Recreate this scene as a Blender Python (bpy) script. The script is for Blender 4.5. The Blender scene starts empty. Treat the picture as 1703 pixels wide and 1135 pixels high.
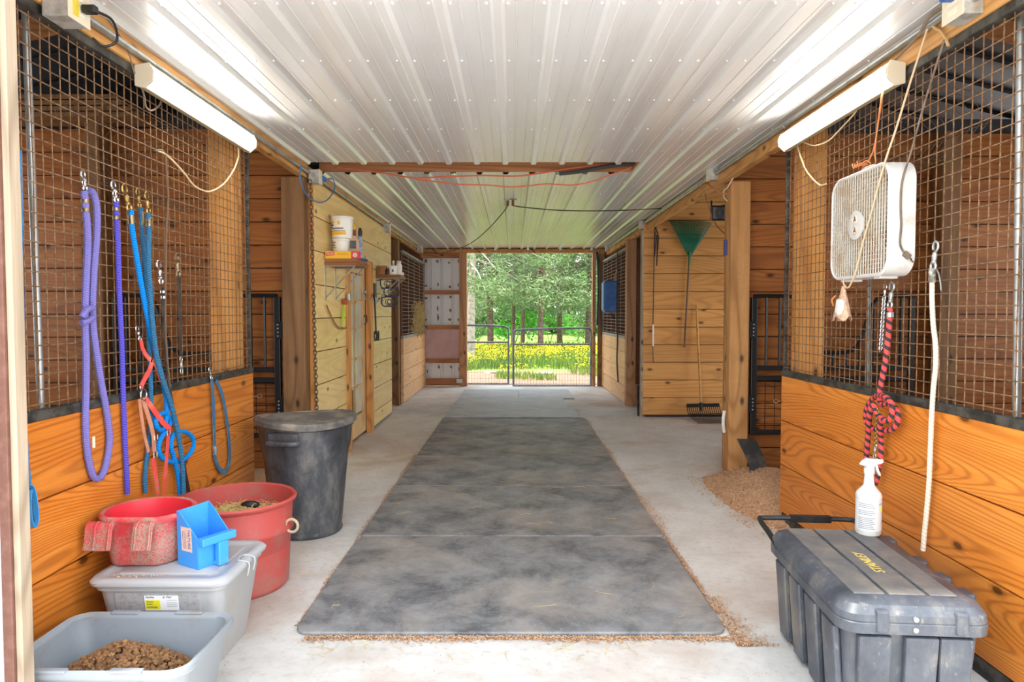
import bpy, bmesh, math, random
from mathutils import Vector, Matrix, Euler
random.seed(7)
SC = bpy.context.scene
COL = SC.collection
PI = math.pi
V = Vector

# ------------------------------------------------------------ camera (24 mm lens, slightly pitched down)
F = 1135.0
CAMP = V((0, 0, 1.35))
ROT = Euler((math.radians(90 - 2.245), 0, 0.0013), 'XYZ')
cd = bpy.data.cameras.new('camera')
cam = bpy.data.objects.new('camera', cd)
COL.objects.link(cam)
cam.location = CAMP
cam.rotation_euler = ROT
cd.sensor_width = 36.0
cd.lens = 36.0 * F / 1703.0
cd.clip_start = 0.05
cd.clip_end = 500
SC.camera = cam
RM = ROT.to_matrix()

def ray(px, py):
    return RM @ V(((px - 851.5) / F, (567.5 - py) / F, -1.0))
def on_x(px, py, x):
    d = ray(px, py); return CAMP + d * ((x - CAMP.x) / d.x)
def on_y(px, py, y):
    d = ray(px, py); return CAMP + d * ((y - CAMP.y) / d.y)
def on_z(px, py, z):
    d = ray(px, py); return CAMP + d * ((z - CAMP.z) / d.z)

# ------------------------------------------------------------ mesh builder
def catmull(pts, n=6):
    pts = [V(p) for p in pts]
    if len(pts) < 3: return pts
    out = []
    for i in range(len(pts) - 1):
        p0 = pts[i - 1] if i > 0 else pts[0] * 2 - pts[1]
        p1, p2 = pts[i], pts[i + 1]
        p3 = pts[i + 2] if i + 2 < len(pts) else p2 * 2 - p1
        for k in range(n):
            t = k / n
            out.append(0.5 * ((2 * p1) + (p2 - p0) * t + (2 * p0 - 5 * p1 + 4 * p2 - p3) * t * t + (3 * p1 - p0 - 3 * p2 + p3) * t ** 3))
    out.append(pts[-1])
    return out

class MB:
    def __init__(s):
        s.v = []; s.f = []; s.sm = []; s.uv = []; s.mi = []; s.cur = 0; s.smooth = False; s.has_uv = False
    def _f(s, idx, uv=None, smooth=None):
        s.f.append(tuple(idx)); s.sm.append(s.smooth if smooth is None else smooth); s.mi.append(s.cur)
        if uv: s.has_uv = True
        s.uv.append(uv)
    def add(s, verts, faces, smooth=None):
        b = len(s.v)
        s.v += [V(p) for p in verts]
        for f in faces: s._f([b + i for i in f], None, smooth)
        return s
    def box(s, x0, x1, y0, y1, z0, z1, M=None, taper=None):
        if x0 > x1: x0, x1 = x1, x0
        if y0 > y1: y0, y1 = y1, y0
        if z0 > z1: z0, z1 = z1, z0
        vs = [V((x, y, z)) for z in (z0, z1) for y in (y0, y1) for x in (x0, x1)]
        if taper:   # scale bottom towards its centre
            cx, cy = (x0 + x1) / 2, (y0 + y1) / 2
            for i in range(4): vs[i] = V((cx + (vs[i].x - cx) * taper, cy + (vs[i].y - cy) * taper, vs[i].z))
        if M is not None: vs = [M @ p for p in vs]
        return s.add(vs, [(0, 2, 3, 1), (4, 5, 7, 6), (0, 1, 5, 4), (1, 3, 7, 5), (3, 2, 6, 7), (2, 0, 4, 6)], False)
    def cbox(s, c, size, M=None):
        c = V(c); sx, sy, sz = [q / 2 for q in size]
        T = Matrix.Translation(c) @ (M if M is not None else Matrix())
        return s.box(-sx, sx, -sy, sy, -sz, sz, T)
    def beam(s, a, b, w, h, up=(0, 0, 1)):
        a, b = V(a), V(b); d = (b - a); L = d.length; d.normalize()
        u = V(up); r = d.cross(u)
        if r.length < 1e-5: r = d.cross(V((1, 0, 0)))
        r.normalize(); u = r.cross(d)
        M = Matrix((r, d, u)).transposed().to_4x4(); M.translation = (a + b) / 2
        return s.box(-w / 2, w / 2, -L / 2, L / 2, -h / 2, h / 2, M)
    def tube(s, pts, r, seg=8, smooth_path=0, closed=False, cap=True):
        pts = [V(p) for p in pts]
        if smooth_path:
            if closed:
                q = catmull([pts[-1]] + pts + [pts[0], pts[1]], smooth_path)
                pts = q[smooth_path:-smooth_path - 1]
            else: pts = catmull(pts, smooth_path)
        n = len(pts)
        rr = r if callable(r) else (lambda t: r)
        b = len(s.v)
        nrm = None; L = 0; rings = []
        for i, p in enumerate(pts):
            if closed: t = (pts[(i + 1) % n] - pts[i - 1])
            else: t = pts[min(i + 1, n - 1)] - pts[max(i - 1, 0)]
            if t.length < 1e-9: t = V((0, 0, 1))
            t.normalize()
            if nrm is None:
                a = V((0, 0, 1)) if abs(t.z) < 0.9 else V((1, 0, 0))
                nrm = t.cross(a).normalized()
            else:
                nrm = nrm - t * nrm.dot(t)
                if nrm.length < 1e-6: nrm = t.cross(V((1, 0, 0)))
                nrm.normalize()
            bi = t.cross(nrm)
            if i: L += (p - pts[i - 1]).length
            rings.append(L)
            ra = rr(i / max(1, n - 1))
            for k in range(seg):
                a = 2 * PI * k / seg
                s.v.append(p + nrm * (ra * math.cos(a)) + bi * (ra * math.sin(a)))
        m = n if closed else n - 1
        for i in range(m):
            j = (i + 1) % n
            u0 = rings[i]; u1 = rings[j] if j > i else rings[i] + 0.01
            for k in range(seg):
                k2 = (k + 1) % seg
                s._f((b + i * seg + k, b + i * seg + k2, b + j * seg + k2, b + j * seg + k),
                     ((u0, k / seg), (u0, (k + 1) / seg), (u1, (k + 1) / seg), (u1, k / seg)), True)
        if cap and not closed:
            s._f([b + k for k in range(seg)][::-1], None, False)
            s._f([b + (n - 1) * seg + k for k in range(seg)], None, False)
        return s
    def cyl(s, a, b, r, seg=16, r2=None):
        r2 = r if r2 is None else r2
        return s.tube([a, b], lambda t: r + (r2 - r) * t, seg)
    def ribbon(s, pts, w, th, normal, smooth_path=4):
        pts = [V(p) for p in pts]
        if smooth_path: pts = catmull(pts, smooth_path)
        n = len(pts); b = len(s.v); N = V(normal).normalized(); L = 0
        for i, p in enumerate(pts):
            t = (pts[min(i + 1, n - 1)] - pts[max(i - 1, 0)]).normalized()
            side = t.cross(N)
            if side.length < 1e-5: side = V((0, 1, 0))
            side.normalize(); nn = side.cross(t)
            for (a, c) in ((-1, -1), (1, -1), (1, 1), (-1, 1)):
                s.v.append(p + side * (a * w / 2) + nn * (c * th / 2))
        for i in range(n - 1):
            L2 = L + (pts[i + 1] - pts[i]).length
            for k in range(4):
                k2 = (k + 1) % 4
                s._f((b + i * 4 + k, b + i * 4 + k2, b + i * 4 + 4 + k2, b + i * 4 + 4 + k), ((L, k / 4), (L, k2 / 4), (L2, k2 / 4), (L2, k / 4)), False)
            L = L2
        s._f((b + 3, b + 2, b + 1, b)); s._f(tuple(b + (n - 1) * 4 + k for k in range(4)))
        return s
    def torus(s, c, R, r, axis=(0, 0, 1), seg=20, rs=6, a0=0, a1=2 * PI, sx=1.0):
        ax = V(axis).normalized()
        u = ax.cross(V((0, 0, 1)))
        if u.length < 1e-4: u = V((1, 0, 0))
        u.normalize(); w = ax.cross(u)
        full = abs(a1 - a0) > 2 * PI - 1e-4
        n = seg if full else seg + 1
        pts = [V(c) + u * (R * sx * math.cos(a0 + (a1 - a0) * i / seg)) + w * (R * math.sin(a0 + (a1 - a0) * i / seg)) for i in range(n)]
        return s.tube(pts, r, rs, closed=full)
    def lathe(s, prof, c=(0, 0, 0), seg=32, sx=1.0, sy=1.0, M=None, flat_back=None):
        """prof: (r, z) list; closed at r = 0"""
        b = len(s.v); c = V(c)
        for (r, z) in prof:
            for k in range(seg):
                a = 2 * PI * k / seg
                p = V((r * sx * math.cos(a), r * sy * math.sin(a), z))
                if flat_back is not None: p = flat_back(p)
                if M is not None: p = M @ p
                s.v.append(p + c)
        for i in range(len(prof) - 1):
            for k in range(seg):
                k2 = (k + 1) % seg
                s._f((b + i * seg + k, b + i * seg + k2, b + (i + 1) * seg + k2, b + (i + 1) * seg + k), None, True)
        if prof[0][0] > 1e-6: s._f([b + k for k in range(seg)][::-1], None, False)
        if prof[-1][0] > 1e-6: s._f([b + (len(prof) - 1) * seg + k for k in range(seg)], None, False)
        return s
    def loft(s, rings, cap0=True, cap1=True, smooth=True, closed=True):
        n = len(rings[0]); b = len(s.v)
        for rg in rings: s.v += [V(p) for p in rg]
        for i in range(len(rings) - 1):
            for k in range(n if closed else n - 1):
                k2 = (k + 1) % n
                s._f((b + i * n + k, b + i * n + k2, b + (i + 1) * n + k2, b + (i + 1) * n + k), None, smooth)
        if cap0: s._f([b + k for k in range(n)][::-1], None, False)
        if cap1: s._f([b + (len(rings) - 1) * n + k for k in range(n)], None, False)
        return s
    def prism(s, poly, axis, a0, a1, M=None):
        """poly of 2D points extruded along axis 'x','y','z'"""
        def P(u, w, a):
            p = {'x': V((a, u, w)), 'y': V((u, a, w)), 'z': V((u, w, a))}[axis]
            return M @ p if M is not None else p
        n = len(poly)
        vs = [P(u, w, a0) for u, w in poly] + [P(u, w, a1) for u, w in poly]
        return s.add(vs, [tuple(range(n))[::-1], tuple(range(n, 2 * n))] + [(i, (i + 1) % n, n + (i + 1) % n, n + i) for i in range(n)], False)
    def sphere(s, c, r, seg=10, rings=6, sc=(1, 1, 1), M=None):
        prof = [(r * math.sin(PI * i / rings), -r * math.cos(PI * i / rings)) for i in range(rings + 1)]
        prof[0] = (0.0, -r); prof[-1] = (0.0, r)
        MM = Matrix.Diagonal((sc[0], sc[1], sc[2], 1)) if M is None else M @ Matrix.Diagonal((sc[0], sc[1], sc[2], 1))
        return s.lathe(prof, c, seg, M=MM)
    def build(s, name, mat, parent=None, bevel=0, bseg=2, label=None, sharp=40, subsurf=0, solidify=0, fix=True):
        org = origin(parent) if parent is not None else (s.base() if s.v else V())
        me = bpy.data.meshes.new(name)
        me.from_pydata([tuple(p - org) for p in s.v], [], s.f)
        for p, sm, mi in zip(me.polygons, s.sm, s.mi): p.use_smooth = sm; p.material_index = mi
        if s.has_uv:
            uvl = me.uv_layers.new(name='UVMap').data
            li = 0
            for f, uv in zip(s.f, s.uv):
                for k in range(len(f)):
                    if uv: uvl[li].uv = uv[k]
                    li += 1
        me.update()
        if fix:
            bm = bmesh.new(); bm.from_mesh(me)
            bmesh.ops.recalc_face_normals(bm, faces=bm.faces)
            bm.to_mesh(me); bm.free()
        if any(s.sm) and sharp:
            me.set_sharp_from_angle(angle=math.radians(sharp))
        for m in (mat if isinstance(mat, (list, tuple)) else [mat]): me.materials.append(m)
        o = bpy.data.objects.new(name, me); COL.objects.link(o)
        if parent is not None: o.parent = parent
        else: o.location = org
        ORG[o.name] = org
        if solidify:
            m = o.modifiers.new('thick', 'SOLIDIFY'); m.thickness = solidify; m.offset = 0
        if bevel:
            m = o.modifiers.new('bevel', 'BEVEL'); m.width = bevel; m.segments = bseg; m.limit_method = 'ANGLE'; m.angle_limit = math.radians(35)
        if subsurf:
            m = o.modifiers.new('sub', 'SUBSURF'); m.levels = subsurf; m.render_levels = subsurf
        if label: o['label'] = label
        return o
    def base(s):
        xs = [p.x for p in s.v]; ys = [p.y for p in s.v]; zs = [p.z for p in s.v]
        return V(((min(xs) + max(xs)) / 2, (min(ys) + max(ys)) / 2, min(zs)))

ORG = {}
def origin(o): return ORG[o.name]
def tag(o, label, cat, group=None, kind=None):
    o['label'] = label; o['category'] = cat
    if group: o['group'] = group
    if kind: o['kind'] = kind
    return o
def thing(name, label, cat, loc, group=None):
    o = bpy.data.objects.new(name, None); COL.objects.link(o)
    o.location = loc; o.empty_display_size = 0.05
    ORG[o.name] = V(loc)
    return tag(o, label, cat, group)
def struct(mb, name, mat, **k):
    o = mb.build(name, mat, **k); o['kind'] = 'structure'; return o
def text_mesh(txt, size, M, extrude=0.0004, shear=0, align='CENTER'):
    """text as a list of verts/faces placed by matrix M (text lies in local XY)"""
    c = bpy.data.curves.new('t', 'FONT'); c.body = txt; c.size = size; c.extrude = extrude; c.shear = shear
    c.align_x = align; c.align_y = 'CENTER'; c.resolution_u = 3
    o = bpy.data.objects.new('t', c); COL.objects.link(o)
    dg = bpy.context.evaluated_depsgraph_get()
    me = bpy.data.meshes.new_from_object(o.evaluated_get(dg))
    vs = [M @ v.co for v in me.vertices]; fs = [tuple(p.vertices) for p in me.polygons]
    bpy.data.objects.remove(o); bpy.data.curves.remove(c); bpy.data.meshes.remove(me)
    return vs, fs
def frame_matrix(o, xdir, ydir):
    x = V(xdir).normalized(); y = V(ydir).normalized(); z = x.cross(y).normalized(); y = z.cross(x)
    M = Matrix((x, y, z)).transposed().to_4x4(); M.translation = V(o)
    return M

# ------------------------------------------------------------ materials
def lin(u):
    u /= 255.0
    return u / 12.92 if u <= 0.04045 else ((u + 0.055) / 1.055) ** 2.4
def C(r, g, b): return (lin(r), lin(g), lin(b), 1)
class NT:
    def __init__(s, name):
        s.m = bpy.data.materials.new(name); s.m.use_nodes = True
        s.t = s.m.node_tree; s.n = s.t.nodes; s.n.clear()
        s.out = s.n.new('ShaderNodeOutputMaterial'); s.b = s.n.new('ShaderNodeBsdfPrincipled')
        s.link(s.b, 0, s.out, 0)
    def link(s, a, i, b, j): s.t.links.new(a.outputs[i], b.inputs[j])
    def new(s, t, **k):
        n = s.n.new(t)
        for a, v in k.items(): setattr(n, a, v)
        return n
    def coord(s, kind='Object', scale=(1, 1, 1), rnd=False):
        tc = s.new('ShaderNodeNewGeometry') if kind == 'Position' else s.new('ShaderNodeTexCoord'); mp = s.new('ShaderNodeMapping')
        s.link(tc, kind, mp, 'Vector'); mp.inputs['Scale'].default_value = scale
        if rnd:
            g = s.new('ShaderNodeNewGeometry'); ma = s.new('ShaderNodeVectorMath', operation='SCALE')
            ma.inputs[0].default_value = (31.7, 17.3, 23.9)
            s.link(g, 'Random Per Island', ma, 'Scale'); s.link(ma, 0, mp, 'Location')
        return mp
    def noise(s, src, scale, detail=3, rough=0.55, dist=0):
        n = s.new('ShaderNodeTexNoise'); n.inputs['Scale'].default_value = scale; n.inputs['Detail'].default_value = detail
        n.inputs['Roughness'].default_value = rough; n.inputs['Distortion'].default_value = dist
        if src: s.link(src, 0, n, 'Vector')
        return n
    def ramp(s, src, stops, out='Fac'):
        r = s.new('ShaderNodeValToRGB'); cr = r.color_ramp
        while len(cr.elements) < len(stops): cr.elements.new(0.5)
        for e, (p, c) in zip(cr.elements, stops): e.position = p; e.color = c if len(c) == 4 else (*c, 1)
        s.t.links.new(src, r.inputs['Fac']); return r
    def mix(s, fac, a, b, blend='MIX'):
        m = s.new('ShaderNodeMix', data_type='RGBA', blend_type=blend)
        for sock, v in ((m.inputs['Factor'], fac), (m.inputs['A'], a), (m.inputs['B'], b)):
            pass
        fs = [i for i in m.inputs if i.name == 'Factor' and i.type == 'VALUE'][0]
        As = [i for i in m.inputs if i.name == 'A' and i.type == 'RGBA'][0]
        Bs = [i for i in m.inputs if i.name == 'B' and i.type == 'RGBA'][0]
        for sock, v in ((fs, fac), (As, a), (Bs, b)):
            if hasattr(v, 'is_output'): s.t.links.new(v, sock)
            else: sock.default_value = v
        return [o for o in m.outputs if o.type == 'RGBA'][0]
    def math(s, op, a, b=None, clamp=False):
        m = s.new('ShaderNodeMath', operation=op); m.use_clamp = clamp
        for i, v in enumerate((a, b)):
            if v is None: continue
            if hasattr(v, 'is_output'): s.t.links.new(v, m.inputs[i])
            else: m.inputs[i].default_value = v
        return m.outputs[0]
    def set(s, col=None, rough=0.6, metal=0, spec=None, bump=None, bstr=0.2, bdist=0.01, coat=0):
        if col is not None:
            if hasattr(col, 'is_output'): s.t.links.new(col, s.b.inputs['Base Color'])
            else: s.b.inputs['Base Color'].default_value = col
        if hasattr(rough, 'is_output'): s.t.links.new(rough, s.b.inputs['Roughness'])
        else: s.b.inputs['Roughness'].default_value = rough
        s.b.inputs['Metallic'].default_value = metal
        if spec is not None: s.b.inputs['Specular IOR Level'].default_value = spec
        if coat: s.b.inputs['Coat Weight'].default_value = coat
        if bump is not None:
            bn = s.new('ShaderNodeBump'); bn.inputs['Strength'].default_value = bstr; bn.inputs['Distance'].default_value = bdist
            s.t.links.new(bump, bn.inputs['Height']); s.link(bn, 0, s.b, 'Normal')
        return s.m

_n = [0]
def plain(col, rough=0.55, metal=0, col2=None, scale=8, lo=0.45, hi=0.65, detail=4, bstr=0.0, spec=None, name=None):
    """principled surface; col2 = patchy dirt/wear colour mixed in by noise"""
    _n[0] += 1
    t = NT(name or 'surface_%d' % _n[0])
    if col2 is None:
        return t.set(col, rough, metal, spec)
    mp = t.coord(); n = t.noise(mp, scale, detail, 0.65)
    r = t.ramp(n.outputs[0], [(lo, (0, 0, 0)), (hi, (1, 1, 1))])
    c = t.mix(r.outputs[0], col, col2)
    return t.set(c, rough, metal, spec, bump=n.outputs[0] if bstr else None, bstr=bstr)

def wood(name, axis, light, mid, dark, rough=0.55, rings=9, size=1.0, knots=True, dirt=None, dirt_amt=0.35, contrast=1.0):
    """plank wood: grain runs along axis, each board (mesh island) has its own figure"""
    t = NT(name)
    al, ac = 0.32 / size, 2.6 / size
    sc = [ac, ac, ac]; sc['xyz'.index(axis)] = al
    mp = t.coord('Object', sc, rnd=True)
    big = t.noise(mp, 1.0, 1.2, 0.4, 0.2)
    k = t.math('MULTIPLY', big.outputs[0], float(rings) * 3.6 * 2 * PI)
    sn = t.math('SINE', k)
    h = t.math('MULTIPLY_ADD', sn, 0.5); t.n[-1].inputs[2].default_value = 0.5
    h = t.math('POWER', h, 3.0)
    sf = [170.0, 170.0, 170.0]; sf['xyz'.index(axis)] = 5.0
    mf = t.coord('Object', sf, rnd=True); fine = t.noise(mf, 1.0, 2, 0.6)
    sm = [11.0, 11.0, 11.0]; sm['xyz'.index(axis)] = 0.9
    mm = t.coord('Object', sm, rnd=True); med = t.noise(mm, 1.0, 3, 0.6)
    g = t.new('ShaderNodeNewGeometry')
    base = t.ramp(med.outputs[0], [(0.3, mid), (0.7, light)])
    c = t.mix(t.math('MULTIPLY', h, 0.5 * contrast), base.outputs[0], dark)
    fr = t.ramp(fine.outputs[0], [(0.35, (0, 0, 0)), (0.75, (1, 1, 1))])
    c = t.mix(t.math('MULTIPLY', fr.outputs[0], 0.28 * contrast), c, dark)
    # board to board tone
    tone = t.math('MULTIPLY_ADD', g.outputs['Random Per Island'], 0.26); t.n[-1].inputs[2].default_value = 0.87
    cm = t.new('ShaderNodeVectorMath', operation='SCALE'); t.t.links.new(c, cm.inputs[0]); t.t.links.new(tone, cm.inputs['Scale'])
    c = cm.outputs[0]
    if knots:
        mk = t.coord('Object', (1, 1, 1), rnd=True); sx_ = t.new('ShaderNodeSeparateXYZ'); t.link(mk, 0, sx_, 0)
        o_ = [i for i in range(3) if i != 'xyz'.index(axis)]
        cb = t.new('ShaderNodeCombineXYZ'); t.t.links.new(t.math('MULTIPLY', sx_.outputs['xyz'.index(axis)], 2.3), cb.inputs[0])
        t.t.links.new(t.math('MULTIPLY', t.math('ADD', sx_.outputs[o_[0]], sx_.outputs[o_[1]]), 4.6), cb.inputs[1])
        vo = t.new('ShaderNodeTexVoronoi', voronoi_dimensions='2D'); vo.inputs['Scale'].default_value = 1.0; t.link(cb, 0, vo, 'Vector')
        # only some cells carry a knot
        sel = t.math('GREATER_THAN', t.new('ShaderNodeSeparateColor').outputs[0], 0.62)
        sep = [n for n in t.n if n.bl_idname == 'ShaderNodeSeparateColor'][-1]; t.link(vo, 'Color', sep, 0)
        kr = t.ramp(vo.outputs['Distance'], [(0.045, (1, 1, 1)), (0.075, (0.4, 0.4, 0.4)), (0.13, (0, 0, 0))])
        kf = t.math('MULTIPLY', kr.outputs[0], sel)
        kd = tuple(q * 0.16 for q in dark[:3]) + (1,)
        c = t.mix(t.math('MULTIPLY', kf, 0.85), c, kd)
    if dirt is not None:
        md = t.coord('Object', (1, 1, 1)); nd = t.noise(md, 2.3, 5, 0.7)
        rd = t.ramp(nd.outputs[0], [(0.5, (0, 0, 0)), (0.75, (1, 1, 1))])
        c = t.mix(t.math('MULTIPLY', rd.outputs[0], dirt_amt), c, dirt)
    return t.set(c, rough, 0, 0.35, bump=t.math('ADD', fine.outputs[0], t.math('MULTIPLY', h, -0.6)), bstr=0.12, bdist=0.003)

def rope_mat(name, a, b, freq=90, twist=2, sharp=False, lo=0.35, hi=0.65, rough=0.85):
    t = NT(name)
    tc = t.new('ShaderNodeTexCoord'); sp = t.new('ShaderNodeSeparateXYZ'); t.link(tc, 'UV', sp, 0)
    u = t.math('MULTIPLY', sp.outputs[0], freq); v = t.math('MULTIPLY', sp.outputs[1], float(twist))
    fr = t.math('FRACT', t.math('ADD', u, v))
    pp = t.math('ABSOLUTE', t.math('SUBTRACT', t.math('MULTIPLY', fr, 2.0), 1.0))
    r = t.ramp(pp, [(lo, a), (hi, b)])
    mp = t.coord(); n = t.noise(mp, 60, 3, 0.6)
    c = t.mix(t.math('MULTIPLY', n.outputs[0], 0.25), r.outputs[0], (a[0] * .6, a[1] * .6, a[2] * .6, 1))
    return t.set(c, rough, 0, 0.2, bump=pp, bstr=0.5, bdist=0.003)

def emit(name, col, strength):
    t = NT(name); t.b.inputs['Base Color'].default_value = (0.9, 0.9, 0.9, 1)
    t.b.inputs['Emission Color'].default_value = col; t.b.inputs['Emission Strength'].default_value = strength
    return t.m
# ============================================================ materials
M = {}
M['kick'] = wood('orange_plank', 'y', C(222, 142, 60), C(204, 118, 38), C(136, 66, 16), 0.42, rings=17)
M['tack'] = wood('pale_plank', 'y', C(236, 212, 148), C(222, 190, 122), C(178, 130, 72), 0.38, rings=5, contrast=0.4, dirt=C(196, 128, 76), dirt_amt=0.3)
M['farkick'] = wood('pale_orange_plank', 'y', C(238, 194, 144), C(226, 176, 122), C(176, 120, 72), 0.5, rings=6, contrast=0.45)
M['part'] = wood('brown_plank', 'x', C(174, 110, 52), C(150, 86, 36), C(90, 46, 16), 0.5, rings=8, contrast=0.8)
M['rakewall'] = wood('bay_plank', 'x', C(230, 172, 106), C(214, 152, 82), C(156, 94, 42), 0.5, rings=6, contrast=0.6)
M['post'] = wood('post_wood', 'z', C(204, 154, 98), C(184, 130, 76), C(128, 82, 42), 0.6, rings=5, dirt=C(112, 84, 58))
M['postdark'] = wood('post_dark_wood', 'z', C(148, 110, 72), C(124, 88, 54), C(78, 52, 28), 0.6, rings=5, dirt=C(88, 70, 54))
M['stud'] = wood('stud_wood', 'z', C(206, 158, 118), C(188, 136, 98), C(140, 92, 60), 0.6, rings=5)
M['cedar'] = wood('casing_wood', 'z', C(228, 168, 98), C(212, 146, 76), C(158, 94, 42), 0.5, rings=5)
M['beam'] = wood('beam_wood', 'y', C(218, 168, 106), C(198, 146, 84), C(146, 96, 48), 0.6, rings=5)
M['girt'] = wood('girt_wood', 'x', C(192, 136, 90), C(172, 114, 72), C(120, 72, 40), 0.6, rings=5)
M['jamb'] = wood('jamb_wood', 'z', C(196, 180, 160), C(170, 152, 130), C(120, 104, 88), 0.7, rings=6)
M['galv'] = plain(C(176, 182, 184), 0.38, 0.7, C(150, 146, 138), 6)
M['steel'] = plain(C(200, 200, 204), 0.22, 1.0)
M['brass'] = plain(C(176, 146, 88), 0.35, 0.9, C(120, 98, 60), 30)
M['black'] = plain(C(28, 29, 31), 0.42, 0.0, C(58, 56, 54), 5, 0.5, 0.75)
M['blackmetal'] = plain(C(30, 31, 34), 0.4, 0.3)
M['rust'] = plain(C(146, 116, 86), 0.65, 0.2, C(108, 78, 54), 40, 0.4, 0.6)
M['farwire'] = plain(C(150, 150, 146), 0.6, 0.2, C(110, 104, 96), 20)
M['channel'] = plain(C(84, 82, 76), 0.6, 0.3, C(44, 42, 38), 14, 0.4, 0.6)
M['roof'] = plain(C(60, 62, 68), 0.5, 0.4)
M['pipegrey'] = plain(C(104, 106, 106), 0.4, 0.6, C(140, 140, 138), 10)

# ceiling steel: white painted, slightly glossy
t = NT('white_roof_steel')
mp = t.coord('Object', (1, 0.25, 1)); n1 = t.noise(mp, 3.0, 4, 0.6)
r1 = t.ramp(n1.outputs[0], [(0.40, C(230, 235, 240)), (0.80, C(220, 222, 222))])
mp2 = t.coord('Object', (14, 3, 14)); n2 = t.noise(mp2, 1.0, 6, 0.75)
r2 = t.ramp(n2.outputs[0], [(0.66, (0, 0, 0)), (0.74, (1, 1, 1))])
cc = t.mix(t.math('MULTIPLY', r2.outputs[0], 0.12), r1.outputs[0], C(170, 140, 104))
mp3 = t.coord('Object', (1.2, 0.35, 1)); n3 = t.noise(mp3, 2.0, 2, 0.5)
rr = t.ramp(n3.outputs[0], [(0.3, (0.22, 0.22, 0.22)), (0.7, (0.32, 0.32, 0.32))])
M['ceil'] = t.set(cc, 0.27, 0.2, 0.5)

# concrete
t = NT('barn_concrete')
mp = t.coord(); a = t.noise(mp, 1.6, 8, 0.68); b = t.noise(mp, 26, 6, 0.7); d = t.noise(mp, 0.8, 6, 0.66, 0.6)
r = t.ramp(a.outputs[0], [(0.3, C(192, 188, 182)), (0.55, C(213, 211, 208)), (0.75, C(224, 224, 222))])
f = t.ramp(b.outputs[0], [(0.5, (0, 0, 0)), (0.74, (1, 1, 1))])
c = t.mix(t.math('MULTIPLY', f.outputs[0], 0.4), r.outputs[0], C(160, 146, 128))
# brown dirt, stretched patches
g = t.ramp(d.outputs[0], [(0.46, (0, 0, 0)), (0.66, (1, 1, 1))])
c = t.mix(t.math('MULTIPLY', g.outputs[0], 0.6), c, C(172, 142, 116))
M['concrete'] = t.set(c, 0.72, 0, 0.3, bump=b.outputs[0], bstr=0.12, bdist=0.004)

def mat_rubber(name, base, dust, tan):
    t = NT(name)
    mp = t.coord('Object', (1, 1, 1), rnd=False); a = t.noise(mp, 3.4, 9, 0.74, 0.3); b = t.noise(mp, 40, 6, 0.75); d = t.noise(mp, 1.5, 7, 0.7)
    r = t.ramp(a.outputs[0], [(0.34, base), (0.5, tuple((p + q) / 2 for p, q in zip(base, dust))), (0.7, dust)])
    g = t.ramp(d.outputs[0], [(0.48, (0, 0, 0)), (0.7, (1, 1, 1))])
    c = t.mix(t.math('MULTIPLY', g.outputs[0], 0.5), r.outputs[0], tan)
    f = t.ramp(b.outputs[0], [(0.56, (0, 0, 0)), (0.8, (1, 1, 1))])
    c = t.mix(t.math('MULTIPLY', f.outputs[0], 0.45), c, C(190, 182, 170))
    wv = t.new('ShaderNodeTexWave', wave_type='BANDS', bands_direction='X'); wv.inputs['Scale'].default_value = 40; t.link(mp, 0, wv, 0)
    return t.set(c, 0.55, 0, 0.4, bump=t.math('ADD', b.outputs[0], t.math('MULTIPLY', wv.outputs['Fac'], 0.3)), bstr=0.18, bdist=0.003)
M['mat'] = mat_rubber('stall_mat_rubber', C(78, 80, 84), C(160, 160, 161), C(168, 152, 136))
M['matgrey'] = mat_rubber('pale_mat_rubber', C(148, 150, 155), C(184, 185, 188), C(172, 165, 158))
M['shaving'] = plain(C(212, 174, 138), 0.9, 0, C(168, 124, 90), 60, 0.35, 0.65)
M['dirt'] = plain(C(176, 146, 120), 0.95, 0, C(126, 96, 74), 3, 0.4, 0.7, bstr=0.4)

XL, XR = -1.68, 1.74           # faces of the near stall fronts
CZ = 2.58                      # ceiling pan height
ND = 2.20                      # front of the barn

# ============================================================ shell
mb = MB(); mb.box(-5.45, 5.45, -0.5, 12.95, -0.12, 0.0)
struct(mb, 'floor', M['concrete'])

def corr(mb, x0, x1, y0, y1, z):
    """ribbed steel sheet running along y, ribs hang down"""
    prof = []
    k0 = math.floor((x0 + 0.062) / 0.2286) - 1
    for k in range(k0, k0 + 30):
        xc = -0.062 + 0.2286 * k
        prof += [(xc - 0.030, 0), (xc - 0.016, -0.021), (xc + 0.016, -0.021), (xc + 0.030, 0)]
        for q in (0.078, 0.150):
            prof += [(xc + q - 0.006, 0), (xc + q - 0.003, -0.0026), (xc + q + 0.003, -0.0026), (xc + q + 0.006, 0)]
    prof = [(x0, 0)] + [p for p in prof if x0 + 1e-3 < p[0] < x1 - 1e-3] + [(x1, 0)]
    lo = [(x, z + d) for x, d in prof]; hi = [(x, z + d + 0.0025) for x, d in prof]
    n = len(lo); b = len(mb.v)
    for y in (y0, y1):
        mb.v += [V((x, y, zz)) for x, zz in lo] + [V((x, y, zz)) for x, zz in hi]
    for i in range(n - 1):
        mb._f((b + i, b + i + 1, b + 2 * n + i + 1, b + 2 * n + i))
        mb._f((b + n + i, b + 3 * n + i, b + 3 * n + i + 1, b + n + i + 1))
        for o in (0, 2 * n): mb._f((b + o + i, b + o + n + i, b + o + n + i + 1, b + o + i + 1))
    for i in (0, n - 1): mb._f((b + i, b + n + i, b + 3 * n + i, b + 2 * n + i))

mb = MB()
corr(mb, XL - 0.03, 1.027, 1.92, 5.57, CZ)
corr(mb, XL - 0.03, 1.027, 5.97, 12.75, CZ)
corr(mb, 1.027, XR + 0.05, 1.92, 12.75, CZ + 0.001)
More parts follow.
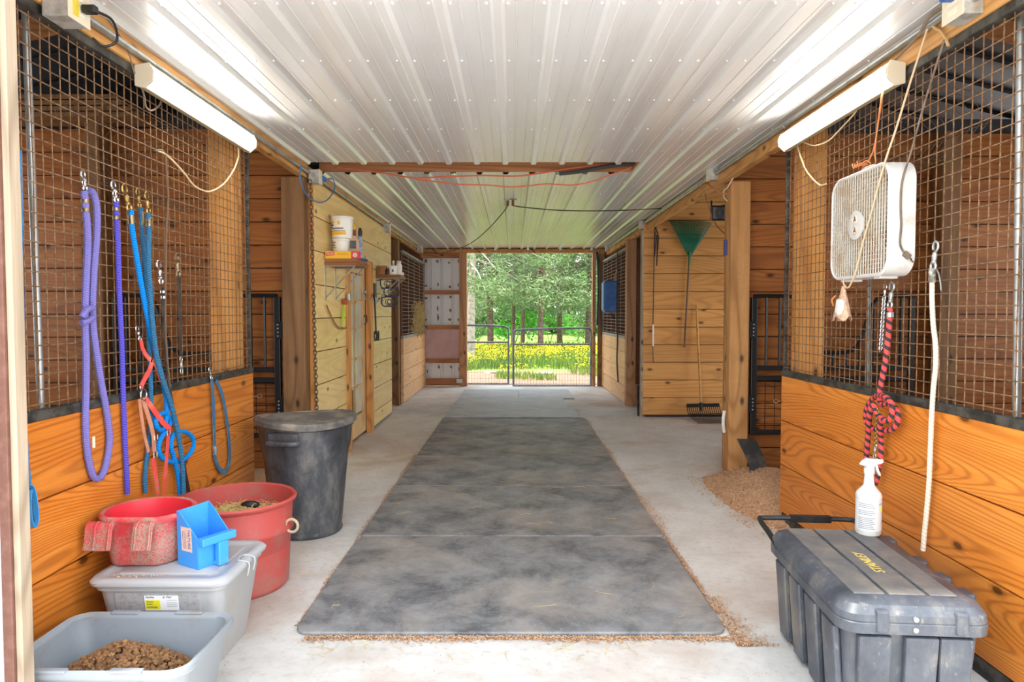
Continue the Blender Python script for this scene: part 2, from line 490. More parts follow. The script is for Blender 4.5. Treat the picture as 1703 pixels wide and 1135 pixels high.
# screw heads in rows
for y in [2.75 + 0.61 * i for i in range(17)]:
    if 5.5 < y < 6.05: continue
    for k in range(-8, 9):
        for q in (0.043, 0.186):
            x = -0.062 + 0.2286 * k + q
            if XL < x < XR: mb.cyl((x, y, CZ), (x, y, CZ - 0.006), 0.006, 6)
struct(mb, 'ceiling', M['ceil'], fix=True)

# joist seen in the open strip of the ceiling and the ones hidden above
mb = MB(); mb.box(XL, 1.05, 5.965, 6.005, CZ + 0.004, CZ + 0.19)
struct(mb, 'trim_1', M['girt'], bevel=0.003)
mb = MB(); mb.box(1.03, 1.075, 5.5, 6.1, CZ + 0.006, CZ + 0.15)
struct(mb, 'trim_2', M['beam'], bevel=0.003)

# ledger beams along both sides
mb = MB(); mb.box(XL - 0.04, XL + 0.015, 1.98, 5.6, 2.45, CZ - 0.022); mb.box(XL - 0.04, XL + 0.015, 5.61, 12.7, 2.45, CZ - 0.022)
struct(mb, 'trim_left', M['beam'], bevel=0.004)
mb = MB(); mb.box(XR - 0.012, XR + 0.05, 1.98, 6.3, 2.445, CZ - 0.022); mb.box(XR - 0.012, XR + 0.05, 6.31, 12.7, 2.445, CZ - 0.022)
struct(mb, 'trim_right', M['beam'], bevel=0.004)

# roof above the stalls and the attic, gables and outer walls
mb = MB()
for sx in (-1, 1):
    mb.add([(0, 1.7, 4.3), (0, 13.1, 4.3), (sx * 5.8, 13.1, 2.9), (sx * 5.8, 1.7, 2.9), (0, 1.7, 4.34), (0, 13.1, 4.34), (sx * 5.8, 13.1, 2.94), (sx * 5.8, 1.7, 2.94)],
           [(0, 1, 2, 3), (4, 5, 6, 7), (0, 1, 5, 4), (2, 3, 7, 6), (1, 2, 6, 5), (0, 3, 7, 4)])
    for i in range(24):          # steel ribs under the deck
        y = 1.9 + i * 0.45
        mb.beam((0.2 * sx, y, 4.23), (sx * 5.6, y, 2.925), 0.05, 0.03)
struct(mb, 'ceiling_roof', M['roof'])
mb = MB()
for sx in (-1, 1):
    for y in (3.4, 4.9, 7.5, 10.4):
        mb.beam((0.3 * sx, y, 4.11), (sx * 5.3, y, 2.91), 0.04, 0.14)
struct(mb, 'trim_rafters', M['girt'])
M['innerwall'] = wood('dark_stall_plank', 'y', C(120, 78, 48), C(100, 62, 36), C(60, 34, 18), .6)
M['siding'] = plain(C(226, 224, 222), 0.5)
mb = MB()
for sx, xin in ((-1, -1.46), (1, 1.80)):
    mb.box(sx * 5.45, xin, 1.80, 1.90, -0.1, 2.95)
mb.prism([(-5.45, 2.75), (5.45, 2.75), (0, 4.2)], 'y', 1.80, 1.90)
struct(mb, 'wall_front', M['siding'])  # unseen front wall, put in to keep direct daylight out of the stalls
mb = MB()
mb.box(-5.45, XL, 12.75, 12.87, -0.1, 2.95); mb.box(1.70, 5.45, 12.75, 12.87, -0.1, 2.95)
mb.prism([(-5.45, 2.62), (5.45, 2.62), (0, 4.2)], 'y', 12.76, 12.87)
struct(mb, 'wall_back', M['innerwall'])
mb = MB(); mb.box(-1.7, 1.72, 12.757, 12.80, 2.50, 2.75); struct(mb, 'trim_header_top', M['girt'])
def outer(x0, x1, holes):  # openings invented in the unseen outer walls to let daylight in
    mb = MB(); y = 1.8
    for (a, b, z0, z1) in holes:
        mb.box(x0, x1, y, a, -0.1, 2.95); mb.box(x0, x1, a, b, -0.1, z0); mb.box(x0, x1, a, b, z1, 2.95); y = b
    mb.box(x0, x1, y, 12.87, -0.1, 2.95); return mb
struct(outer(-5.45, -5.36, [(2.7, 5.1, 0.9, 2.5), (6.9, 7.7, 1.1, 2.1), (10.0, 12.0, 0.9, 2.4)]), 'wall_outer_left', M['innerwall'])
struct(outer(5.36, 5.45, [(2.7, 5.1, 0.9, 2.5), (6.2, 8.6, 0.0, 2.4), (10.0, 12.0, 0.9, 2.4)]), 'wall_outer_right', M['innerwall'])

# ------------------------------------------------------------ front door jamb seen at the left edge
M['jambbrown'] = plain(C(106, 70, 58), 0.5, 0, C(120, 84, 72), 30)
M['jambwhite'] = plain(C(236, 226, 226), 0.5)
mb = MB(); mb.box(-1.429, -1.4095, 1.925, 1.97, 0, 2.56); struct(mb, 'trim_jamb', M['jamb'], bevel=.002)
mb = MB(); mb.box(-1.458, -1.4295, 1.915, 1.97, 0, 2.56); struct(mb, 'trim_jamb_brown', M['jambbrown'], bevel=.002)
mb = MB(); mb.box(-1.72, -1.4585, 1.905, 1.97, 0, 2.75); struct(mb, 'trim_jamb_white', M['jambwhite'], bevel=.002)
mb = MB(); mb.box(1.79, 1.90, 1.91, 1.97, 0, 2.56); struct(mb, 'trim_jamb_right', M['jamb'])

# ------------------------------------------------------------ plank walls
def planks_y(x0, x1, y0, y1, joints, gap=0.006):
    mb = MB()
    for z0, z1 in zip(joints[:-1], joints[1:]): mb.box(x0, x1, y0, y1, z0 + gap / 2, z1 - gap / 2)
    return mb
def planks_x(x0, x1, y0, y1, joints, gap=0.007, cuts=()):
    mb = MB()
    for z0, z1 in zip(joints[:-1], joints[1:]):
        xs = [x0] + [c for c in cuts if x0 < c < x1] + [x1]
        for a, b in zip(xs[:-1], xs[1:]): mb.box(a + 0.001, b - 0.001, y0, y1, z0 + gap / 2, z1 - gap / 2)
    return mb
LE, RE = 4.40, 4.41            # ends of the near stall fronts
struct(planks_y(XL - 0.038, XL, ND + 0.01, LE, [0.05, 0.113, 0.40, 0.687, 0.974]), 'wall_left', M['kick'], bevel=0.003)
struct(planks_y(XR, XR + 0.038, ND + 0.01, RE, [0.07, 0.378, 0.664, 0.955]), 'wall_right', M['kick'], bevel=0.003)
mb = MB(); mb.box(XR + 0.005, XR + 0.05, ND + 0.01, RE - 0.02, 0, 0.068); struct(mb, 'baseboard_right', M['channel'], bevel=0.004)
mb = MB(); mb.box(XL - 0.05, XL - 0.005, ND + 0.01, LE - 0.02, 0, 0.048); struct(mb, 'baseboard_left', M['channel'], bevel=0.004)

mb = MB(); mb.box(XR + .002, XR + .15, 1.975, ND + .005, 0, 2.44); struct(mb, 'trim_corner_right', M['post'], bevel=.004)
mb = MB(); mb.box(XL - .15, XL - .002, 1.975, ND + .005, 0, 2.44); struct(mb, 'trim_corner_left', M['post'], bevel=.004)
rng = [0.02 + 0.19 * i for i in range(16)]
mb = MB(); mb.box(-5.35, -1.72, 5.69, 5.705, 0, 3.0); struct(mb, 'wall_partition_left_light_stop', M['roof'])  # dark sheet added behind the planks to stop light leaking through gaps
mb = MB(); mb.box(1.84, 5.35, 5.845, 5.86, 0, 3.0); struct(mb, 'wall_partition_right_light_stop', M['roof'])  # same added light stop behind the other partition
mb = MB(); mb.box(1.74, 5.35, 8.945, 8.96, 0, 3.0); struct(mb, 'wall_bay_gap_shade', M['roof'])  # added dark sheet, makes the gaps between bay planks look shaded
struct(planks_x(-5.35, -1.70, 5.645, 5.685, rng), 'wall_partition_left', M['part'], bevel=0.003)
struct(planks_x(1.80, 5.35, 5.80, 5.84, rng), 'wall_partition_right', M['part'], bevel=0.003)
# tack room front, with the gap for the glazed door
TX = -1.63
tj = [0.03, 0.20, 0.477, 0.757, 1.037, 1.317, 1.597, 1.877, 2.157, 2.447]
mb = MB()
for z0, z1 in zip(tj[:-1], tj[1:]):
    if z1 < 1.93:
        mb.box(TX - 0.04, TX, 5.64, 6.72, z0 + .0035, z1 - .0035); mb.box(TX - 0.04, TX, 7.80, 9.17, z0 + .0035, z1 - .0035)
    else: mb.box(TX - 0.04, TX, 5.64, 9.17, z0 + .0035, z1 - .0035)
struct(mb, 'wall_left_tack', M['tack'], bevel=0.003)
mb = MB(); mb.box(TX - 0.055, TX - 0.042, 5.64, 6.72, 0.0, 2.45); mb.box(TX - 0.055, TX - 0.042, 7.80, 9.17, 0.0, 2.45); mb.box(TX - 0.055, TX - 0.042, 6.72, 7.80, 1.93, 2.45); struct(mb, 'wall_tack_gap_shade', M['roof'])  # dark sheet added behind the tack planks so their gaps read as shade
struct(planks_x(-5.35, TX, 9.13, 9.165, rng), 'wall_tack_back', M['part'])
# far stall fronts
struct(planks_y(TX - 0.04, TX, 10.15, 12.72, [0.02, 0.26, 0.50, 0.75, 0.99]), 'wall_left_far', M['farkick'], bevel=0.003)
struct(planks_y(1.66, 1.70, 10.12, 12.72, [0.02, 0.28, 0.54, 0.78, 0.99]), 'wall_right_far', M['farkick'], bevel=0.003)
# bay wall carrying the rake
rj = [0.03, 0.26] + [0.26 + 0.231 * i for i in range(1, 15)]
struct(planks_x(1.70, 5.35, 8.90, 8.94, rj, cuts=(3.9,)), 'wall_bay', M['rakewall'], bevel=0.003)
mb = MB(); mb.box(1.675, 1.70, 8.895, 9.0, 0.0, 2.44); struct(mb, 'trim_bay', M['jamb'], bevel=0.003)

# timber posts
def post(x0, x1, y0, y1, z1, label, mat, name='timber_post'):
    mb = MB(); mb.box(x0, x1, y0, y1, 0, z1)
    return tag(mb.build(name, mat, bevel=0.008), label, 'post')
post(-1.845, -1.665, 5.46, 5.60, 2.445, 'weathered grey-brown timber post behind the black trash can', M['postdark'])
post(1.785, 1.945, 5.62, 5.77, 2.44, 'square tan timber post on bare concrete in front of the rake bay', M['post'])
post(TX - 0.16, TX - 0.045, 10.0, 10.14, 2.44, 'dark timber post at the edge of the far stall opening beyond the two wall shelves', M['postdark'])
post(1.66, 1.80, 9.98, 10.115, 2.44, 'brown timber post beside the far stall wall with the blue box', M['stud'])
post(XL - 0.20, XL - 0.055, LE - 0.16, LE - 0.01, 2.6, 'yellowish timber post inside the wire mesh near the lead ropes', M['cedar'])
post(XR + 0.055, XR + 0.20, RE - 0.16, RE - 0.01, 2.6, 'yellowish timber post inside the wire mesh near the box fan', M['cedar'])
post(3.52, 3.68, 5.64, 5.79, 2.85, 'brown timber post against the planks seen through the mesh right of the hanging fan', M['postdark'])
post(-3.42, -3.30, 5.50, 5.64, 2.95, 'slim brown timber post against the planks seen through the mesh behind the ropes', M['postdark'])
mb = MB(); mb.box(-1.69, -1.634, 5.605, 5.64, 0.02, 2.44); struct(mb, 'trim_tack_corner', M['cedar'], bevel=0.003)

# ------------------------------------------------------------ welded wire panels over the kickboards
def wire_panel(x, y0, y1, z0, z1, step_y, step_z, r, label, mat, frame, fmat, side, wob=0.0015):
    t = thing('wire_mesh_panel', label, 'mesh panel', (x, (y0 + y1) / 2, z0))
    mb = MB()
    n = int((y1 - y0) / step_y); rnd = random.Random(int(y1 * 100))
    for i in range(n + 1):
        y = y0 + (y1 - y0) * i / n
        mb.tube([(x + rnd.uniform(-wob, wob), y + rnd.uniform(-wob, wob), z0 + (z1 - z0) * k / 5) for k in range(6)], r, 5)
    m = int((z1 - z0) / step_z)
    for i in range(m + 1):
        z = z0 + (z1 - z0) * i / m
        mb.tube([(x + side * 1.6 * r, y0 + (y1 - y0) * k / 8, z + rnd.uniform(-wob, wob)) for k in range(9)], r, 5)
    mb.build('wire_grid', mat, t)
    if frame:
        f = MB(); f.box(x - 0.022, x + 0.022, y0, y1, z0 - 0.004, z0 + 0.032); f.build('bottom_channel', fmat, t, bevel=0.003)
        f = MB(); f.box(x - 0.02, x + 0.02, y0, y1, z1 - 0.034, z1 + 0.004); f.build('top_channel', fmat, t, bevel=0.003)
        f = MB(); f.box(x - 0.012, x + 0.012, y1 - 0.014, y1, z0 + 0.03, z1 - 0.03); f.build('end_channel', fmat, t, bevel=0.002)
    return t
wire_panel(XL - 0.018, ND + 0.02, LE, 0.976, 2.446, 0.053, 0.052, 0.0026, 'rusty welded wire mesh panel behind the coloured lead ropes', M['rust'], True, M['channel'], 1)
wire_panel(XR + 0.018, ND + 0.02, RE, 0.957, 2.442, 0.053, 0.052, 0.0026, 'rusty welded wire mesh panel behind the white box fan', M['rust'], True, M['channel'], -1)
wire_panel(TX - 0.02, 10.16, 12.70, 0.995, 2.30, 0.6, 0.055, 0.0042, 'grey wire stall grille with hay poking through beside the steel end wall', M['farwire'], True, M['farwire'], 1)
wire_panel(1.68, 10.13, 12.70, 0.995, 2.34, 0.5, 0.052, 0.0042, 'grey wire stall grille behind the hanging blue box', M['farwire'], True, M['farwire'], -1)

# ------------------------------------------------------------ end wall beside the gate
EY = 12.75
ex = lambda px: on_y(px, 523, EY).x
ez = lambda py: on_y(853, py, EY).z
mb = MB()
x0, x1 = ex(703), ex(768)
prof = []
k = x0 - 0.05
while k < x1:
    prof += [(k, 0), (k + 0.15, 0), (k + 0.165, 0.025), (k + 0.2, 0.025), (k + 0.215, 0)]; k += 0.215
prof = [p for p in prof if p[0] <= x1 + 0.02]
n = len(prof)
b = 0
mb.v = [V((x, EY + 0.06 + d, z)) for z in (0.03, 2.5) for x, d in prof] + [V((x, EY + 0.075 + d, z)) for z in (0.03, 2.5) for x, d in prof]
for i in range(n - 1):
    mb._f((i, i + 1, n + i + 1, n + i)); mb._f((2 * n + i, 3 * n + i, 3 * n + i + 1, 2 * n + i + 1))
mb.cur = 1; rnd = random.Random(2)
for zx, zy, w_, h_ in ((107, 205, 9, 16), (180, 207, 10, 11), (252, 216, 6, 9), (311, 206, 5, 14), (107, 362, 9, 8), (136, 378, 6, 6), (183, 352, 6, 16), (258, 368, 10, 9), (311, 356, 5, 12), (107, 440, 12, 8), (185, 435, 8, 10), (262, 432, 9, 9), (181, 505, 6, 18), (183, 560, 7, 26), (260, 516, 8, 14), (258, 573, 11, 9), (105, 577, 10, 11), (311, 575, 5, 12), (188, 874, 8, 13), (265, 873, 9, 10), (116, 900, 4, 14), (316, 885, 4, 16)):
    c = on_y(680 + zx * .2643, 380 + zy * .2643, EY + .0575); k_ = .2643 * EY / F; b = len(mb.v)
    mb.v += [c + V((w_ * k_ * math.cos(2 * PI * i / 14) * rnd.uniform(.6, 1.15), 0, h_ * k_ * math.sin(2 * PI * i / 14) * rnd.uniform(.6, 1.15))) for i in range(14)]; mb._f(range(b, b + 14))
struct(mb, 'wall_end_siding', [plain(C(226, 228, 232), .5), plain(C(128, 100, 78), .8, 0, C(160, 130, 104), 30)])
mb = MB()
mb.box(ex(700), ex(776), EY - 0.005, EY + 0.05, ez(429), ez(416))
for a, b2 in ((483, 490), (541, 548), (597, 604), (630, 642)): mb.box(ex(702), ex(764), EY, EY + 0.05, ez(b2), ez(a))
struct(mb, 'trim_girts', M['girt'], bevel=0.004)
M['board'] = plain(C(206, 172, 170), 0.75, 0, C(190, 158, 158), 4)
mb = MB(); mb.box(ex(704), ex(764), EY + 0.035, EY + 0.055, ez(597), ez(548))
tag(mb.build('insulation_board', M['board']), 'pink foam insulation board fixed between wooden girts of the end wall', 'insulation board')
post(ex(764), ex(776.5), EY - 0.02, EY + 0.12, 2.5, 'brown timber door post carrying the smaller end gate', M['stud'], 'door_post')
post(ex(985), ex(990.5), EY - 0.02, EY + 0.10, 2.5, 'thin pale timber door post next to the wider end gate', M['stud'], 'door_post')
post(ex(994.5), ex(1003), EY - 0.05, EY + 0.09, 2.48, 'brown timber post behind the black hose at the far corner', M['postdark'], 'door_post')
mb = MB(); mb.box(ex(700), ex(1006), EY - 0.06, EY + 0.06, ez(421), CZ - 0.024); struct(mb, 'trim_header', M['beam'], bevel=0.004)

# ------------------------------------------------------------ rubber mats down the aisle
def stall_mat(xa, xb, ya, yb, label, mat, z=0.0, skew=0.0, rad=0.06):
    mb = MB(); pts = []
    for cx, cy, a0 in ((xb - rad, yb - rad, 0), (xa + rad, yb - rad, 90), (xa + rad, ya + rad, 180), (xb - rad, ya + rad, 270)):
        for k in range(5):
            a = math.radians(a0 + 22.5 * k); pts.append((cx + rad * math.cos(a) + 0, cy + rad * math.sin(a)))
    pts = [(x + skew * (y - ya), y) for x, y in pts]
    mb.prism(pts, 'z', z + 0.001, z + 0.018)
    return tag(mb.build('rubber_mat', mat, bevel=0.006), label, 'rubber mat', 'rubber mats laid down the aisle')
edges = [on_z(853, y, 0).y for y in (1060, 896.5, 812, 762, 726, 697)]
labs = ['dusty black rubber mat with rounded front corners, nearest of the aisle mats', 'black rubber mat, second from the near end of the aisle', 'black rubber mat in line with the front of the trash can lid', 'black rubber mat just beyond the trash can lid', 'dark rubber mat touching the pale grey mats']
for i in range(5):
    ya, yb = edges[i], edges[i + 1]
    xc = 0.005 * i
    l = on_z([493, 590, 640, 682, 713][i], [1050, 896, 812, 762, 726][i], 0); r_ = on_z([1237, 1124, 1071, 1032, 1006][i], [1070, 896, 812, 762, 726][i], 0)
    stall_mat(-0.925 + xc, 0.905 + xc, ya + 0.006, yb - 0.005, labs[i], M['mat'], rad=0.07 if i == 0 else 0.015)
ed2 = [on_z(853, y, 0).y for y in (697, 679, 664.5)]
stall_mat(-0.88, 0.86, ed2[0] - 0.05, ed2[1] - 0.003, 'pale grey rubber mat overlapping the end of the dark mats', M['matgrey'], 0.018, rad=0.015)
stall_mat(-0.86, 0.80, ed2[1] + 0.004, ed2[2] - 0.003, 'pale grey full-width rubber mat before the split last pair', M['matgrey'], rad=0.015)
ym = on_z(853, 649.5, 0).y
stall_mat(-0.86, 0.085, ed2[2] + 0.004, ym, 'pale grey rubber mat of the last pair, on the steel siding side', M['matgrey'], rad=0.015)
stall_mat(0.095, 0.98, ed2[2] + 0.004, ym, 'pale grey rubber mat of the last pair, on the blue box side', M['matgrey'], rad=0.015)

# ------------------------------------------------------------ bedding in the stalls
def bedding(x0, x1, y0, y1, z, name, label, seed):
    mb = MB(); nx, ny = 26, 26; rnd = random.Random(seed)
    vs = []
    for j in range(ny + 1):
        for i in range(nx + 1):
            e = 0.0 if i in (0, nx) or j in (0, ny) else 1
            vs.append((x0 + (x1 - x0) * i / nx, y0 + (y1 - y0) * j / ny, 0.002 + e * (z + rnd.uniform(-.012, .012))))
    mb.add(vs, [(j * (nx + 1) + i, j * (nx + 1) + i + 1, (j + 1) * (nx + 1) + i + 1, (j + 1) * (nx + 1) + i) for j in range(ny) for i in range(nx)], True)
    o = mb.build(name, M['shaving'], sharp=0); return tag(o, label, 'bedding', None, 'stuff')
bedding(-5.34, -1.74, 2.15, 5.63, 0.10, 'bedding', 'brown wood shavings spread over the near stall floor behind the bins', 3)
bedding(1.80, 5.34, 2.15, 5.60, 0.08, 'bedding', 'brown wood shavings spread over the near stall floor behind the black tool chest', 4)
bedding(-5.34, -1.70, 9.2, 12.7, 0.06, 'bedding', 'shavings on the floor of the far stall beside the tack room', 5)
bedding(1.82, 5.34, 8.96, 12.7, 0.06, 'bedding', 'shavings on the floor of the far stall beyond the rake wall', 6)

# heap of shavings spilling out at the right-hand stall opening
def heap_h(x, y):
    u = (x - 1.98) / 0.42; v = (y - 5.05) / 0.75
    d = u * u + v * v
    h = 0.20 * math.exp(-d * 1.1)
    if x < 1.62: h *= max(0, (x - 1.30) / 0.32)
    return h
mb = MB(); nx, ny = 40, 50; vs = []; rnd = random.Random(11)
for j in range(ny + 1):
    for i in range(nx + 1):
        x = 1.36 + 1.2 * i / nx; y = 4.0 + 1.6 * j / ny
        h = heap_h(x, y) - 0.03 + rnd.uniform(-.006, .006)
        vs.append((x, y, h))
mb.add(vs, [(j * (nx + 1) + i, j * (nx + 1) + i + 1, (j + 1) * (nx + 1) + i + 1, (j + 1) * (nx + 1) + i) for j in range(ny) for i in range(nx)], True)
for _ in range(7000):           # loose flakes
    x = rnd.uniform(1.40, 2.5); y = rnd.uniform(4.05, 5.6); h = heap_h(x, y) - 0.03
    if h < 0.0:
        if rnd.random() > 0.25 or h < -0.022: continue
        h = 0.0
    a = rnd.uniform(0, 2 * PI); s = rnd.uniform(.004, .012); q = rnd.uniform(-.006, .006)
    c_, s_ = math.cos(a) * s, math.sin(a) * s
    mb.add([(x - c_, y - s_, h + .003), (x + s_ * .5, y - c_ * .5, h + .004 + abs(q)), (x + c_, y + s_, h + .006 + q), (x - s_ * .5, y + c_ * .5, h + .002)], [(0, 1, 2, 3)])
tag(mb.build('shavings_heap', M['shaving'], sharp=0, fix=False), 'heap of brown shavings spilling from the stall opening beside the tan post', 'shavings', None, 'stuff')

# shavings and straws swept along the mat edges and over the floor
mb = MB(); rnd = random.Random(5)
def flake(x, y, z, s):
    a = rnd.uniform(0, 2 * PI); c_, s_ = math.cos(a) * s, math.sin(a) * s
    mb.add([(x - c_, y - s_, z), (x + s_ * .5, y - c_ * .5, z + .002), (x + c_, y + s_, z + .003), (x - s_ * .5, y + c_ * .5, z)], [(0, 1, 2, 3)])
for _ in range(5200):           # along the right edge
    y = 2.72 + 6 * rnd.random() ** 1.8; w = 0.012 + 0.035 * max(0, math.sin(y * 3.1)) * (1 if y < 5 else .5) + (0.03 if y < 3.2 else 0)
    flake(0.913 + abs(rnd.gauss(0, w)), y, 0.002 + 0.01 * rnd.random(), rnd.uniform(.003, .008))
for _ in range(3600):           # along the front edge
    x = rnd.uniform(-0.87, 0.92); w = 0.012 + 0.014 * abs(math.sin(x * 5))
    flake(x, 2.80 - abs(rnd.gauss(0, w)), 0.002 + 0.008 * rnd.random(), rnd.uniform(.003, .008))
for _ in range(1500):           # left edge
    y = rnd.uniform(2.9, 6.5); flake(-0.93 - abs(rnd.gauss(0, .012)) * abs(math.sin(y * 4)), y, 0.002, rnd.uniform(.003, .007))
for _ in range(1600):
    x = rnd.uniform(-1.5, 1.6); y = rnd.uniform(2.3, 9); flake(x, y, 0.0205 if -.9 < x < .89 and y > 2.85 else 0.001, rnd.uniform(.002, .005))
for _ in range(700):            # dirt by the bay and at the post
    flake(rnd.gauss(2.6, .5), 8.85 - abs(rnd.gauss(0, .25)), 0.002, rnd.uniform(.003, .009))
tag(mb.build('scattered_shavings', M['shaving'], fix=False), 'brown shavings swept along the edges of the black rubber mats', 'shavings', None, 'stuff')
M['straw'] = plain(C(206, 184, 124), 0.8, 0, C(176, 146, 88), 9)
mb = MB(); rnd = random.Random(9)
for _ in range(60):
    if rnd.random() < .45: x, y, z = rnd.uniform(-.9, .88), rnd.uniform(2.85, 5.5), 0.022
    elif rnd.random() < .6: x, y, z = rnd.uniform(-.8, .6), rnd.uniform(2.62, 2.76), 0.004
    else: x, y, z = rnd.choice([-1, 1]) * rnd.uniform(1.0, 1.5), rnd.uniform(3.2, 8), 0.004
    a = rnd.uniform(0, 2 * PI); L = rnd.uniform(.02, .06); bnd = rnd.uniform(-.02, .02)
    d = V((math.cos(a), math.sin(a), 0)); s_ = V((-d.y, d.x, 0)); p = V((x, y, z))
    mb.tube([p - d * L, p + s_ * bnd + V((0, 0, .004)), p + d * L], 0.0011, 4)
tag(mb.build('loose_straw', M['straw']), 'stray pale straws lying on the mats and concrete of the aisle', 'straw', None, 'stuff')
# ============================================================ left side: ropes, halter, bins, trash can
def snap(parent, T, B, mat, name='snap_hook', X=(1, 0, 0), bolt=False):
    """metal snap: hook at T, swivel ring at B"""
    T, B = V(T), V(B); d = (B - T); L = d.length; d.normalize(); e = d.cross(V(X)).normalized(); n = V(X)
    r = max(0.0022, L * (0.04 if not bolt else 0.05))
    mb = MB()
    R = L * 0.17; c = T + d * R
    pts = []
    for k in range(11):
        a = math.radians(-50 + 250 * k / 10)
        pts.append(c - d * (R * math.sin(a)) - e * (R * 0.8 * math.cos(a)))
    pts.append(T + d * (L * 0.42)); mb.tube(pts[:], r, 7, 2)
    mb.tube([T + d * (L * 0.36), T + d * (L * 0.44), T + d * (L * 0.62), T + d * (L * 0.68)], lambda t: r * (1.3 + 0.9 * math.sin(PI * t)), 8)
    if bolt: mb.cyl(T + d * L * .3 + e * r, T + d * L * .3 + e * r * 4, r * .8, 6)
    mb.sphere(T + d * (L * 0.70), r * 2.0, 8, 5)
    o = mb.build(name, mat, parent)
    q = MB(); q.torus(B - d * (L * 0.15), L * 0.14, r * 0.95, n, 14, 6); q.build('ring', mat, o)
    return o

def lead(name, label, cat, X, pts, r, mat, snp=None, smat=None, wraps=(), wmat=None, group=None, bolt=False, flat=None, part='rope', sp=5):
    P = [on_x(p[0], p[1], X + (p[2] if len(p) > 2 else 0)) for p in pts]
    low = min(P, key=lambda q: q.z)
    t = thing(name, label, cat, (X, low.y, low.z), group)
    mb = MB()
    if flat: mb.ribbon(P, flat[0], flat[1], (1, 0, 0), sp)
    else: mb.tube(P, r, 8, sp)
    mb.build(part, mat, t)
    if snp: snap(t, on_x(*snp[0], X), on_x(*snp[1], X), smat, bolt=bolt)
    for a, b in wraps:
        w = MB(); w.cyl(on_x(*a, X), on_x(*b, X), (r if not flat else flat[0] * .5) * 1.18, 10); w.build('crimp', wmat, t)
    return t

R_LAV = rope_mat('lavender_rope', C(114, 108, 178), C(130, 124, 194), 110, 2)
R_VIO = rope_mat('violet_rope', C(78, 70, 182), C(100, 92, 204), 90, 2)
R_BLU = rope_mat('bright_blue_rope', C(0, 120, 214), C(24, 146, 232), 90, 2)
R_TEA = rope_mat('teal_rope', C(30, 86, 128), C(88, 150, 186), 130, 3, lo=.55, hi=.8)
R_BLK = plain(C(44, 42, 42), 0.6, 0, C(78, 72, 68), 14)
S_RED = plain(C(228, 78, 74), 0.6, 0, C(218, 128, 112), 8, 0.5, 0.7)
S_TAN = plain(C(206, 142, 116), 0.7, 0, C(180, 120, 96), 14)
S_BLUE = plain(C(44, 104, 150), 0.65, 0, C(78, 124, 156), 16)
CRIMP = plain(C(150, 132, 104), 0.35, 0.8, C(100, 84, 62), 30)
WX = -1.662
M['twine'] = plain(C(190, 172, 144), 0.85)

lead('lead_rope', 'fuzzy lavender lead rope folded in a long loop on the mesh', 'lead rope', WX,
     [(140, 318), (143, 350), (146, 400), (143, 470), (141, 530), (143, 590), (143, 650), (142, 700), (145, 750), (152, 785), (160, 797), (170, 790), (178, 765), (182, 730), (178, 690), (169, 640), (161, 590), (155, 545), (154, 500), (157, 440), (161, 390), (161, 345), (155, 322), (147, 316)],
     0.0132, R_LAV, ((137, 284), (143, 318)), M['steel'], [((142, 332), (142, 338)), ((143, 347), (143, 353))], CRIMP, bolt=True)
mb = MB(); mb.tube([on_x(136, 528, WX + .014), on_x(144, 516, WX + .02), on_x(154, 512, WX + .014)], 0.012, 8, 4); mb.tube([on_x(135, 537, WX + .012), on_x(146, 534, WX + .018), on_x(155, 528, WX + .012)], 0.011, 8, 4)
lv = [o for o in bpy.data.objects if o.name == 'lead_rope'][0]
mb.build('knot', R_LAV, lv)
lead('lead_rope', 'violet-blue lead rope hanging straight down behind the red corner bucket', 'lead rope', WX,
     [(193, 336), (195, 380), (197, 440), (199, 500), (202, 560), (204, 620), (206, 690), (209, 760), (212, 822)], 0.0108, R_VIO,
     ((187, 301), (195, 338)), M['steel'], [((193, 346), (193, 351)), ((193, 360), (193, 366))], CRIMP, bolt=True)
lead('lead_rope', 'bright blue lead rope ending in a coiled loop near the floor buckets', 'lead rope', WX + 0.02,
     [(218, 350), (219, 375), (226, 420), (236, 480), (248, 540), (260, 590), (270, 630), (277, 670), (276, 700), (268, 716), (259, 706), (262, 692), (274, 688), (284, 700), (276, 716), (268, 728), (263, 745), (270, 762), (288, 769), (308, 763), (321, 745), (320, 728), (306, 718), (290, 722), (284, 740), (290, 765), (296, 790), (299, 822)],
     0.0115, R_BLU, ((205, 307), (217, 352)), M['brass'], [((218, 358), (219, 373))], CRIMP)
lead('lead_rope', 'dark teal lead rope with brass snap, hanging nearer the bright blue one', 'lead rope', WX,
     [(234, 345), (236, 380), (240, 430), (244, 500), (248, 570), (250, 620), (251, 670), (249, 720), (244, 765), (241, 795), (242, 820)], 0.0105, R_TEA,
     ((228, 314), (233, 346)), M['brass'], [((235, 352), (236, 374))], CRIMP)
lead('lead_rope', 'dark teal lead rope with brass snap crossing in front of the blue coil', 'lead rope', WX + 0.045,
     [(247, 355), (248, 385), (247, 430), (250, 490), (255, 550), (262, 600), (272, 636), (283, 668), (293, 705), (300, 745), (304, 785), (305, 822)], 0.0115, R_TEA,
     ((243, 320), (248, 356)), M['brass'], [((248, 362), (248, 377))], CRIMP)
lead('tie_strap', 'long black leather tie strap with chrome snap hanging beside the teal ropes', 'strap', WX - 0.006,
     [(271, 478), (272, 520), (275, 580), (281, 640), (290, 690), (300, 740), (309, 790), (316, 825)], 0.009, R_BLK, ((263, 434), (269, 474)), M['steel'],
     [((271, 484), (271, 488)), ((272, 493), (272, 497))], M['steel'], flat=(0.020, 0.005), part='strap')
t = lead('tie_strap', 'short black nylon strap with a snap at each end, clipped high on the mesh', 'strap', WX - 0.006,
     [(297, 460), (299, 490), (300, 540), (300, 575), (302, 598)], 0.009, R_BLK, ((294, 422), (297, 462)), CRIMP, flat=(0.026, 0.004), part='strap')
